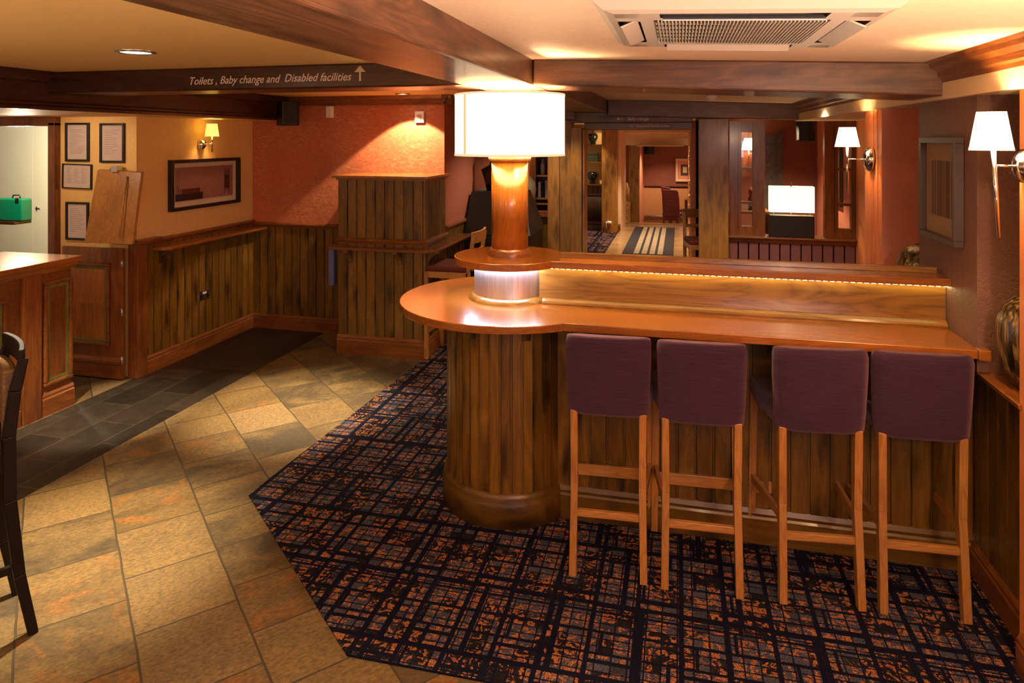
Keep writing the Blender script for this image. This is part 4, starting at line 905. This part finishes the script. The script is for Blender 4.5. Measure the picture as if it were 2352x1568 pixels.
light('POINT', 'wall_lamp_and_fill_glow', (1.06, 1.45, 1.97), 14, (1, 0.58, 0.26), 0.05)  # added fill for near column and ceiling, no wall lamp built here
pl = XP(2003, 366, 1.196); q = YP(1946, 340, pl.y)
sconce(pl, (-1, 0, 0), (q.x, pl.y, 0), (q.x, pl.y, YP(1946, 337, pl.y).z), 0.073, 0.048, 0.125, YP(1946, 444, pl.y).z, 'chrome wall lamp with a pink topped shade on the farther orange column', e=20, plate_r=0.068)
pl = XP(461, 331, XL + 0.002); q = YP(487, 313, pl.y)
sconce(pl, (1, 0, 0), (q.x, pl.y, 0), (q.x, pl.y, q.z), 0.060, 0.044, 0.115, YP(487, 349, pl.y).z, 'chrome wall lamp with a yellow lit shade above the framed picture', m='shade_y', e=14, plate_r=0.045)

# ---------------- block lamp on the sill
x0, x1 = YP(1767, 480, 7.58).x, YP(1869, 480, 7.58).x; zs0, zs1 = YP(1820, 487, 7.58).z, YP(1820, 428, 7.58).z; zb0 = YP(1820, 494, 7.58).z
t = empty('table_lamp', ((x0 + x1) / 2, 7.60, SZ), 'square lamp with glowing cream box shade on a black block base on the sill', 'lamp')
g = G(); g.box(x0, x1, 7.53, 7.66, SZ, zb0); obj('base', g, M['black'], t, 0.006)
g = G()
for a_, b_, c_, d_ in ((x0, x1, 7.53, 7.532), (x0, x1, 7.658, 7.66), (x0, x0 + 0.002, 7.532, 7.658), (x1 - 0.002, x1, 7.532, 7.658)): g.box(a_, b_, c_, d_, zs0, zs1)
obj('lamp_shade', g, M['shade'], t)
g = G()
for x in (x0 + 0.04, (x0 + x1) / 2, x1 - 0.04): g.tube([(x, 7.60, zb0), (x, 7.60, zs0 + 0.02)], 0.006, 8)
g.tube([((x0 + x1) / 2, 7.6, zs0), ((x0 + x1) / 2, 7.6, zs1 + 0.05)], 0.008, 8); obj('stem', g, M['chrome'], t)
light('POINT', 'table_lamp_glow', ((x0 + x1) / 2, 7.595, (zs0 + zs1) / 2), 5, (1, 0.66, 0.34), 0.03)

# ---------------- air conditioning cassette
ac = empty('ceiling_air_conditioner', (0.175, 2.37, zc(0.175) - 0.001), 'large cream ceiling cassette air conditioner with a slatted central grille', 'air conditioner')
ac.rotation_euler = (0, 0.037, 0); ac.scale = (0.88, 0.86, 1)
g = G(); o_, m_, i_ = 0.475, 0.44, 0.285; zt, zl = 0.0, -0.035
def ring(g, a, za, b, zb2):
    P0 = [(-a, -a * 1.03), (a, -a * 1.03), (a, a * 1.03), (-a, a * 1.03)]; P1 = [(-b, -b * 1.03), (b, -b * 1.03), (b, b * 1.03), (-b, b * 1.03)]
    A_ = [g.bm.verts.new((*p, za)) for p in P0]; B_ = [g.bm.verts.new((*p, zb2)) for p in P1]
    for k in range(4): g.face([A_[k], A_[(k + 1) % 4], B_[(k + 1) % 4], B_[k]])
ring(g, o_, 0.0, o_, -0.006); ring(g, o_, -0.006, m_, -0.028); ring(g, m_, -0.028, i_ + 0.125, -0.035); ring(g, i_ + 0.045, -0.035, i_, -0.035); ring(g, i_, -0.035, i_, -0.005)
for k in range(4):    # corners between the four outlets
    a_ = PI / 2 * k; c_, s__ = math.cos(a_), math.sin(a_)
    for sg in (-1, 1):
        r1_, r2_ = i_ + 0.045, i_ + 0.125
        q = [(sg * 0.26, r1_), (sg * r1_ if False else sg * (i_ + 0.125), r1_ if True else 0), (sg * (i_ + 0.125), r2_), (sg * 0.26, r2_)]
        g.face([g.bm.verts.new((x * c_ - y * s__, (x * s__ + y * c_) * 1.03, -0.035)) for x, y in q])
obj('fascia', g, M['acwhite'], ac, 0.004, False)
g = G(); g.box(-0.42, 0.42, -0.43, 0.43, -0.008, -0.002); obj('inner_box', g, M['black'], ac, 0, False)
g = G()
for k in range(46):
    x = -0.27 + k * 0.012; g.box(x, x + 0.0035, -0.285, 0.285, -0.040, -0.026)
for y in (-0.19, -0.095, 0, 0.095, 0.19): g.box(-0.28, 0.28, y - 0.003, y + 0.003, -0.034, -0.024)
grille = obj('grille', g, M['acwhite'], ac, 0, False)
for k in range(4):
    a_ = PI / 2 * k; g = G(); L_ = 0.25; y0, y1 = i_ + 0.055, i_ + 0.115
    pr = [(y0, -0.030), (y0 + 0.004, -0.026), (y1 + 0.002, -0.048), (y1 - 0.004, -0.052)]
    A_ = [g.bm.verts.new((-L_, y, z)) for y, z in pr]; B_ = [g.bm.verts.new((L_, y, z)) for y, z in pr]
    g.face(A_); g.face(B_[::-1])
    for j in range(4): g.face([A_[j], B_[j], B_[(j + 1) % 4], A_[(j + 1) % 4]])
    bmesh.ops.rotate(g.bm, verts=g.bm.verts, cent=(0, 0, 0), matrix=Matrix.Rotation(a_, 3, 'Z')); obj('air_flap', g, M['acwhite'] if k != 2 else M['acgrey'], ac, 0.001, False)

# ---------------- recessed downlights, detectors, speakers
def downlight(x, y, z, label, r=0.075, on=True):
    t = empty('downlight', (x, y, z), label, 'downlight', 'recessed ceiling downlights')
    g = G(); g.lathe([(r + 0.014, 0.0), (r + 0.014, -0.006), (r, -0.010), (r - 0.006, 0.0)], (x, y, z), 36, cap=False); obj('bezel', g, M['steel'], t)
    g = G(); g.lathe([(r - 0.004, -0.004), (r - 0.005, -0.003)], (x, y, z), 36); obj('lens', g, M['bulb'], t)
downlight(-2.546, 2.767, 2.37, 'round steel rimmed downlight in the ochre ceiling at the left')
downlight(-2.507, 5.95, 2.37, 'small downlight above the boarded cabinet, near the red wall', 0.055)
downlight(1.0, 6.1, zc(1.0), 'small round downlight in the far ceiling near the right hand cornice', 0.055)
g = G(); p = ZP(1635, 222, 2.32); g.lathe([(0.05, 0), (0.05, -0.02), (0.032, -0.025), (0.03, -0.045), (0.015, -0.05)], (p.x, p.y, zc(p.x)), 28)
tag(obj('smoke_detector', g, M['white']), 'small white smoke detector on the far ceiling between the two beams', 'smoke detector')
g = G(); a = YP(750, 242, YR); b = YP(768, 271, YR); g.prism([(a.x, YR), (a.x + 0.01, YR - 0.035), (b.x - 0.01, YR - 0.045), (b.x, YR)], b.z, 2.275); s_ = tag(obj('motion_sensor', g, M['white'], bev=0.008), 'small white motion sensor high on the red wall beside the black speaker', 'sensor')
g = G(); a = YP(955, 256, YR); b = YP(976, 282, YR); t = empty('fire_sounder', ((a.x + b.x) / 2, YR, b.z), 'small square cream sounder box high on the red wall, above the cabinet', 'sounder'); g.box(a.x, b.x, YR - 0.03, YR, b.z, a.z); obj('housing', g, M['white'], t, 0.006)
g = G(); g.box(a.x + 0.025, b.x - 0.025, YR - 0.036, YR - 0.029, b.z + 0.03, a.z - 0.03); obj('button', g, flat('pale_red_plastic', (0.6, 0.25, 0.18), 0.4), t, 0.003)
def speaker(c, w_, h, d, label, rz=0.0):
    t = empty('speaker', c, label, 'speaker', 'black wall speakers', rz)
    g = G(); g.prism([(-w_ / 2, 0), (-w_ / 2 * 0.9, -d * 0.8), (-w_ / 4, -d), (w_ / 4, -d), (w_ / 2 * 0.9, -d * 0.8), (w_ / 2, 0)], -h / 2, h / 2); obj('housing', g, M['black'], t, 0.012, False)
    g = G(); g.prism([(-w_ * 0.4, -d * 0.86), (-w_ / 4, -d * 1.02), (w_ / 4, -d * 1.02), (w_ * 0.4, -d * 0.86)], -h * 0.44, h * 0.44); obj('front_grille', g, flat('black_mesh', (0.012, 0.012, 0.013), 0.7, bmp=0.5, nscale=200), t, 0.004, False)
    g = G(); g.box(-0.02, 0.02, 0, 0.10, -0.03, 0.03); obj('mount', g, M['black'], t, 0, False); return t
speaker((-3.755, 5.98, 2.195), 0.19, 0.24, 0.16, 'black speaker at the end of the dark bulkhead beside the red wall', math.radians(55))
p = YP(1858, 296, 8.6); speaker((p.x, 8.75, p.z), 0.2, 0.3, 0.18, 'black speaker high in the room behind the sill lamp', math.radians(-20))
p = YP(1489, 340, 19.0); speaker((p.x, 19.2, p.z), 0.26, 0.34, 0.2, 'black speaker high on the brown wall of the farthest room', math.radians(20))

# ---------------- socket
p = XP(468, 677, XL + 0.014); t = empty('wall_socket', (XL + 0.016, p.y, p.z), 'chrome and black double wall socket low on the left boarded wall', 'socket')
g = G(); g.box(XL + 0.013, XL + 0.022, p.y - 0.075, p.y + 0.075, p.z - 0.043, p.z + 0.043); obj('plate', g, M['chrome'], t, 0.002)
g = G()
for s in (-1, 1): g.box(XL + 0.022, XL + 0.024, p.y + s * 0.04 - 0.018, p.y + s * 0.04 + 0.018, p.z - 0.025, p.z + 0.008)
obj('socket_insert', g, M['black'], t)
g = G()
for s in (-1, 1): g.box(XL + 0.022, XL + 0.027, p.y + s * 0.012 - 0.008, p.y + s * 0.012 + 0.008, p.z + 0.012, p.z + 0.03)
obj('switch', g, M['white'], t)

# ---------------- cupboard doors and green case in the servery
cd = empty('cupboard', (-7.2, 6.3, 0), 'pair of tall off white cupboard doors seen through the servery opening', 'cupboard')
xm = YP(78, 430, 6.28).x
g = G(); g.box(xm + 0.002, xm + 0.55, 6.27, 6.295, 0.02, 2.09); dr = obj('door', g, M['doorwhite'], cd, 0.002)
g = G(); z = YP(87, 478, 6.27).z; g.box(xm + 0.05, xm + 0.065, 6.262, 6.27, z - 0.03, z + 0.02); g.box(xm + 0.05, xm + 0.11, 6.25, 6.256, z - 0.004, z + 0.006); obj('handle', g, M['chrome'], dr)
g = G(); g.box(xm - 0.55, xm - 0.002, 6.27, 6.295, 0.02, 2.09); obj('door', g, M['doorwhite'], cd, 0.002)
a = YP(-10, 455, 5.6); b = YP(50, 509, 5.6)
fa = empty('first_aid_case', ((a.x + b.x) / 2, 5.65, b.z), 'dark green plastic case with carrying handle hung in the servery doorway', 'case')
g = G(); g.box(a.x, b.x, 5.6, 5.72, b.z, a.z); obj('body', g, M['green'], fa, 0.015)
g = G(); xh = YP(25, 450, 5.6).x; g.tube([(xh - 0.05, 5.66, a.z), (xh - 0.04, 5.66, a.z + 0.03), (xh + 0.04, 5.66, a.z + 0.03), (xh + 0.05, 5.66, a.z)], 0.007, 8); obj('handle', g, M['black'], fa)
g = G(); g.box(xh + 0.06, xh + 0.10, 5.594, 5.60, a.z - 0.04, a.z + 0.005); obj('latch', g, M['black'], fa)
g = G(); g.box(a.x, b.x - 0.05, 5.56, 5.75, b.z - 0.03, b.z - 0.001); g.box(-9, a.x, 5.5, 5.6, 0, 2.13); struct(obj('trim_18', g, M['darkX']))

# ---------------- vases
def vase(name, c, prof, m, label, seg=48):
    g = G(); g.lathe(prof, c, seg, cap=False); o = obj(name, g, m); return tag(o, label, 'vase')
VP = [(0.0, 0.0), (0.075, 0.0), (0.09, 0.01), (0.115, 0.06), (0.135, 0.13), (0.145, 0.20), (0.14, 0.26), (0.118, 0.315), (0.085, 0.345), (0.05, 0.358), (0.035, 0.36), (0.03, 0.355), (0.04, 0.34), (0.0, 0.33)]
vase('vase', (1.355, 3.045, 0.983), VP, M['vase'], 'large streaked bronze vase on the ledge by the nearest orange column, cut off by it')
vase('vase', (YP(2128, 600, 4.25).x, 4.25, 0.983), [(r * 1.05, z * 1.05) for r, z in VP], M['vase'], 'streaked bronze vase half hidden behind the dark column with the picture')
q = YP(1199, 480, 7.86)
vase('vase', (q.x, 7.86, 1.08), [(0, 0), (0.09, 0), (0.11, 0.02), (0.15, 0.15), (0.17, 0.27), (0.155, 0.36), (0.10, 0.42), (0.05, 0.45), (0.04, 0.50), (0.05, 0.52), (0.035, 0.52), (0.0, 0.44)], M['stonevase'], 'tall speckled stoneware vase on the ledge behind the lamp column')
g = G(); g.tube([(q.x, 7.86, 1.57), (q.x + 0.02, 7.86, 1.66), (q.x + 0.05, 7.85, 1.72), (q.x + 0.03, 7.86, 1.80), (q.x + 0.06, 7.86, 1.9), (q.x + 0.02, 7.86, 2.02)], [0.012, 0.011, 0.010, 0.009, 0.007, 0.004], 8)
tag(obj('twisted_branch', g, M['redseat']), 'twisted dark branch rising from the speckled stoneware vase', 'branch')
# shelves and books in the alcove left of the wooden panel
sv = empty('bookcase', (YP(1245, 440, 8.6).x, 8.6, 0), 'pine bookcase with bottles and papers in the alcove behind the stoneware vase', 'bookcase')
x0, x1 = YP(1218, 400, 8.5).x, YP(1275, 400, 8.5).x
g = G(); g.box(x0, x0 + 0.08, 8.45, 8.85, 0, 2.2); g.box(x1 - 0.05, x1, 8.45, 8.85, 0, 2.2); g.box(x0, x1, 8.82, 8.86, 0, 2.2); obj('carcass', g, M['redZ'], sv)
for py in (403, 455, 467): z = YP(1240, py, 8.5).z; g = G(); g.box(x0 + 0.08, x1 - 0.05, 8.46, 8.82, z - 0.012, z + 0.008); obj('shelf', g, M['beechX'], sv)
zz = YP(1240, 403, 8.5).z + 0.008
for k, (dx, hh, mm, lab) in enumerate(((0.14, 0.20, 'white', 'pale bottle on the upper shelf of the alcove bookcase'), (0.20, 0.16, 'redseat', 'small red bottle on the upper shelf of the alcove bookcase'))):
    g = G(); g.lathe([(0.028, 0), (0.03, hh * 0.6), (0.011, hh * 0.78), (0.011, hh)], (x0 + dx, 8.6, zz), 16); tag(obj('bottle', g, M[mm]), lab, 'bottle')
zz = YP(1240, 455, 8.5).z + 0.008
for dx, hh, mm, lab in ((0.10, 0.20, 'white', 'white backed book upright on the lower shelf of the alcove bookcase'), (0.145, 0.17, 'black', 'black book beside the white one in the alcove bookcase'), (0.19, 0.22, 'paper', 'pale book at the right of the alcove bookcase shelf')):
    g = G(); g.box(x0 + dx, x0 + dx + 0.035, 8.5, 8.68, zz, zz + hh); tag(obj('book', g, M[mm], bev=0.003), lab, 'book')

# ---------------- black stove hood with flue
st = empty('stove', (-1.9, 7.1, 0), 'black stove with tapering hood and round flue pipe between wall and lamp column', 'stove')
g = G(); b4 = [(-2.17, 6.74, 0.96), (-1.45, 6.74, 0.96), (-1.45, 7.45, 0.96), (-2.17, 7.45, 0.96)]; t4 = [(-2.17, 7.02, 1.385), (-1.60, 7.02, 1.385), (-1.60, 7.40, 1.385), (-2.17, 7.40, 1.385)]; g.hull8(b4 + t4); obj('hood', g, M['black'], st, 0.01)
g = G(); g.box(-2.15, -1.47, 6.80, 7.45, 0, 0.955); obj('body', g, M['black'], st, 0.01)
c = YP(1120, 400, 7.2).x; g = G(); g.tube([(c + 0.10, 7.2, 1.36), (c + 0.07, 7.2, 1.5), (c + 0.03, 7.2, 1.62), (c + 0.05, 7.2, 1.76), (c + 0.12, 7.2, 1.84), (c + 0.22, 7.2, 1.88)], 0.10, 24); obj('flue_pipe', g, flat('gloss_black_enamel', (0.006, 0.006, 0.007), 0.12), st)

# ---------------- hall: runner, radiator, pots, chair, table, picture
rg = G(); xa, xb = -0.935, -0.092; rg.mi = 0; rg.box(xa, xb, 11.6, 15.2, 0.012, 0.020); rg.mi = 1; W_ = xb - xa
for k in range(4):
    c = xa + W_ * (0.22 + 0.155 * k)
    for j in range(40): rg.box(c, c + W_ * 0.105, 11.64 + j * 0.088, 11.64 + j * 0.088 + 0.062, 0.020, 0.0205)
ru = obj('runner_rug', rg, [flat('charcoal_rug', (0.022, 0.020, 0.028), 0.95), flat('beige_rug_bars', (0.48, 0.40, 0.26), 0.95, noise=0.2)])
tag(ru, 'charcoal runner rug with four rows of beige bars on the hall floorboards', 'rug')
x0, x1 = YP(1345, 448, 14.5).x, YP(1385, 448, 14.5).x
ra_ = empty('radiator', ((x0 + x1) / 2, 14.5, 0.1), 'dark brown column radiator below the shelf niche in the hall', 'radiator')
g = G(); n = 14
for k in range(n): xx = x0 + (x1 - x0) * (k + 0.5) / n; g.tube([(xx, 14.52, 0.12), (xx, 14.52, 0.78)], 0.011, 8)
g.box(x0, x1, 14.50, 14.56, 0.14, 0.18); g.box(x0, x1, 14.50, 14.56, 0.74, 0.78); obj('columns', g, flat('brown_enamel', (0.05, 0.022, 0.012), 0.4), ra_)
g = G(); q = YP(1398, 511, 14.25); g.tube([(x1, 14.4, q.z), (q.x - 0.03, 14.26, q.z)], 0.012, 8); g.tube([(q.x - 0.05, 14.26, q.z), (q.x - 0.05, 14.26, 0.0)], 0.010, 8); obj('pipe', g, M['steel'], ra_)
g = G(); g.tube([(q.x - 0.03, 14.26, q.z), (q.x + 0.06, 14.26, q.z)], [0.035, 0.028], 14); obj('valve', g, M['white'], ra_)
BP = [(0, 0), (0.055, 0), (0.06, 0.02), (0.05, 0.05), (0.085, 0.10), (0.105, 0.15), (0.095, 0.20), (0.07, 0.225), (0.06, 0.22), (0.0, 0.19)]
darkg = flat('black_glaze', (0.006, 0.008, 0.006), 0.12)
q = YP(1362, 336, 14.6); vase('pot', (q.x, 14.62, 1.826), BP, darkg, 'small black footed pot on the top shelf of the hall niche', 28)
q = YP(1360, 418, 14.6); vase('pot', (q.x, 14.66, 0.981), [(r * 1.15, z * 1.12) for r, z in BP], darkg, 'larger round black pot on the lowest shelf of the hall niche', 28)
x0, x1 = YP(1340, 370, 14.6).x, YP(1374, 370, 14.6).x
g = G(); g.box(x0, x1, 14.55, 14.70, 1.456, 1.64); g.box(x0, x1, 14.545, 14.55, 1.55, 1.56); tag(obj('storage_box', g, flat('dark_green_box', (0.02, 0.028, 0.012), 0.4), bev=0.006), 'dark green box on the middle shelf of the hall niche', 'box')
light('POINT', 'niche_light', (-1.65, 14.45, 1.98), 2.0, (1, 0.7, 0.4), 0.03)
def dining_chair(c, rz, label):
    t = empty('dining_chair', c, label, 'chair', 'striped dining chairs', rz)
    g = G(); g.prism([(-0.22, -0.02), (0.22, -0.02), (0.22, 0.42), (-0.22, 0.42)], 0.38, 0.47); obj('seat', g, M['stripe'], t, 0.02, False)
    g = G(); rows = [(0.30, 0.205, 0.0), (0.5, 0.21, -0.02), (0.8, 0.215, -0.05), (1.0, 0.20, -0.09), (1.04, 0.17, -0.10)]; prev = None
    for z, hw, y in rows:
        r_ = [g.bm.verts.new((sx * hw, y + dy, z)) for sx, dy in ((-1, 0), (1, 0), (1, 0.07), (-1, 0.07))]
        if prev:
            for k in range(4): g.face([prev[k], prev[(k + 1) % 4], r_[(k + 1) % 4], r_[k]])
        else: g.face(r_[::-1])
        prev = r_
    g.face(prev); obj('backrest', g, M['stripe'], t, 0.02, False)
    for sx in (-1, 1):
        for yy in (0.02, 0.38): g = G(); g.bar((sx * 0.19, yy - (0.04 if yy < 0.1 else 0), 0), (sx * 0.19, yy, 0.4), 0.04, 0.04); obj('leg', g, M['redZ'], t, 0.003, False)
    return t
q = YP(1541, 520, 17.0); dining_chair((q.x, 17.0, -0.33), math.radians(-22), 'striped dark red dining chair seen from behind in the farthest room')
q = YP(1533, 500, 17.8); dining_chair((q.x, 18.0, -0.33), math.radians(-60), 'striped dining chair almost hidden behind the nearer striped chair')
tb = empty('dining_table', (0.45, 17.9, -0.33), 'small wooden dining table beside the striped chair in the farthest room', 'table')
g = G(); g.box(0.12, 0.77, 17.5, 18.3, 0.40, 0.43); obj('table_top', g, M['oakX'], tb, 0.004)
for x, y in ((0.17, 17.55), (0.72, 17.55), (0.17, 18.25), (0.72, 18.25)): g = G(); g.box(x - 0.03, x + 0.03, y - 0.03, y + 0.03, -0.33, 0.40); obj('leg', g, M['darkZ'], tb)
a = YP(1552, 364, 19.45); b = YP(1594, 417, 19.45)
t, slab, W, Hh = frame('framed_picture', ((a.x + b.x) / 2, 19.46, (a.z + b.z) / 2), M['cream'], FY, b.x - a.x, a.z - b.z, 0.04, 0.06, 'cream framed picture on the brown wall of the farthest room', 'picture')
g = G(); g.mi = 0; slab(g, -W, W, -Hh, Hh, 0, 0.01); g.mi = 1; slab(g, -W * 0.6, W * 0.6, -Hh * 0.6, Hh * 0.6, 0.01, 0.013); g.mi = 2; slab(g, -W * 0.28, W * 0.3, -Hh * 0.3, Hh * 0.35, 0.013, 0.015); obj('print', g, [M['pink'], M['silverframe'], M['cream']], t)
# carved figure on the hall wall
q = YP(1440, 450, 15.9); t = empty('wooden_sculpture', (q.x, 16.2, -0.3), 'slender carved wooden figure standing at the left of the hall end opening', 'sculpture')
q1 = YP(1436, 424, 16.2); q2 = YP(1442, 460, 16.2); g = G(); g.tube([(q2.x, 16.2, 0.45), (q2.x - 0.01, 16.2, 0.75), (q1.x + 0.02, 16.2, 0.9), (q1.x - 0.02, 16.2, q1.z)], [0.05, 0.06, 0.035, 0.03], 10); g.box(q2.x - 0.05, q2.x + 0.05, 16.15, 16.25, -0.3, 0.47); obj('figure', g, M['gold'], t)
# wall lamp and table with clutter seen through the left screen
q = YP(1721, 345, 10.0); sconce((q.x + 0.12, 10.2, q.z - 0.05), (0, -1, 0), (q.x, 10.08, 0), (q.x, 10.08, q.z), 0.10, 0.06, 0.17, q.z - 0.3, 'small lit wall lamp seen through the left glazed screen', e=2)
q = YP(1713, 470, 8.6); zt_ = YP(1713, 481, 8.6).z
tb = empty('side_table', (q.x, 8.6, 0), 'small wooden side table behind the left glazed screen', 'table')
g = G(); g.box(q.x - 0.25, q.x + 0.25, 8.4, 8.8, zt_ - 0.03, zt_); obj('table_top', g, M['beechX'], tb, 0.003)
for sx in (-1, 1):
    for yy in (8.43, 8.77): g = G(); g.box(q.x + sx * 0.22 - 0.02, q.x + sx * 0.22 + 0.02, yy - 0.02, yy + 0.02, 0, zt_ - 0.03); obj('leg', g, M['darkZ'], tb)
g = G(); g.box(q.x - 0.08, q.x + 0.02, 8.5, 8.6, zt_, zt_ + 0.10); tag(obj('storage_box', g, M['paper'], bev=0.004), 'pale box on the side table behind the left glazed screen', 'box')
g = G(); g.box(q.x - 0.02 + 0.05, q.x + 0.12, 8.48, 8.62, zt_, zt_ + 0.06); tag(obj('storage_box', g, M['black'], bev=0.004), 'low black box on the side table behind the left glazed screen', 'box')
g = G(); g.lathe([(0.03, 0), (0.034, 0.12), (0.02, 0.15), (0.03, 0.2), (0.02, 0.26)], (q.x + 0.07, 8.72, zt_), 16); tag(obj('bottle', g, M['redseat']), 'red bottle on the side table behind the left glazed screen', 'bottle')
# picture and door glimpsed behind the sill lamp
q = YP(1886, 380, 8.7); t, slab, W, Hh = frame('framed_picture', (1.859, 8.9, 1.6), M['black'], FXR, 0.5, 0.9, 0.04, 0.04, 'narrow dark framed picture on the far side wall right of the sill lamp', 'picture')
g = G(); slab(g, -W, W, -Hh, Hh, 0, 0.008); obj('print', g, flat('olive_print', (0.08, 0.055, 0.02), 0.5), t)
x0, x1 = YP(1758, 300, 10.2).x, YP(1800, 300, 10.2).x
g = G(); g.box(x0 - 0.1, x0 + 0.16, 10.16, 10.2, 0, 2.0); g.box(x0 + 0.16, x0 + 0.22, 10.14, 10.2, 0, 2.05); struct(obj('door_2', g, flat('grey_stone', (0.10, 0.085, 0.08), 0.8, noise=0.3)))
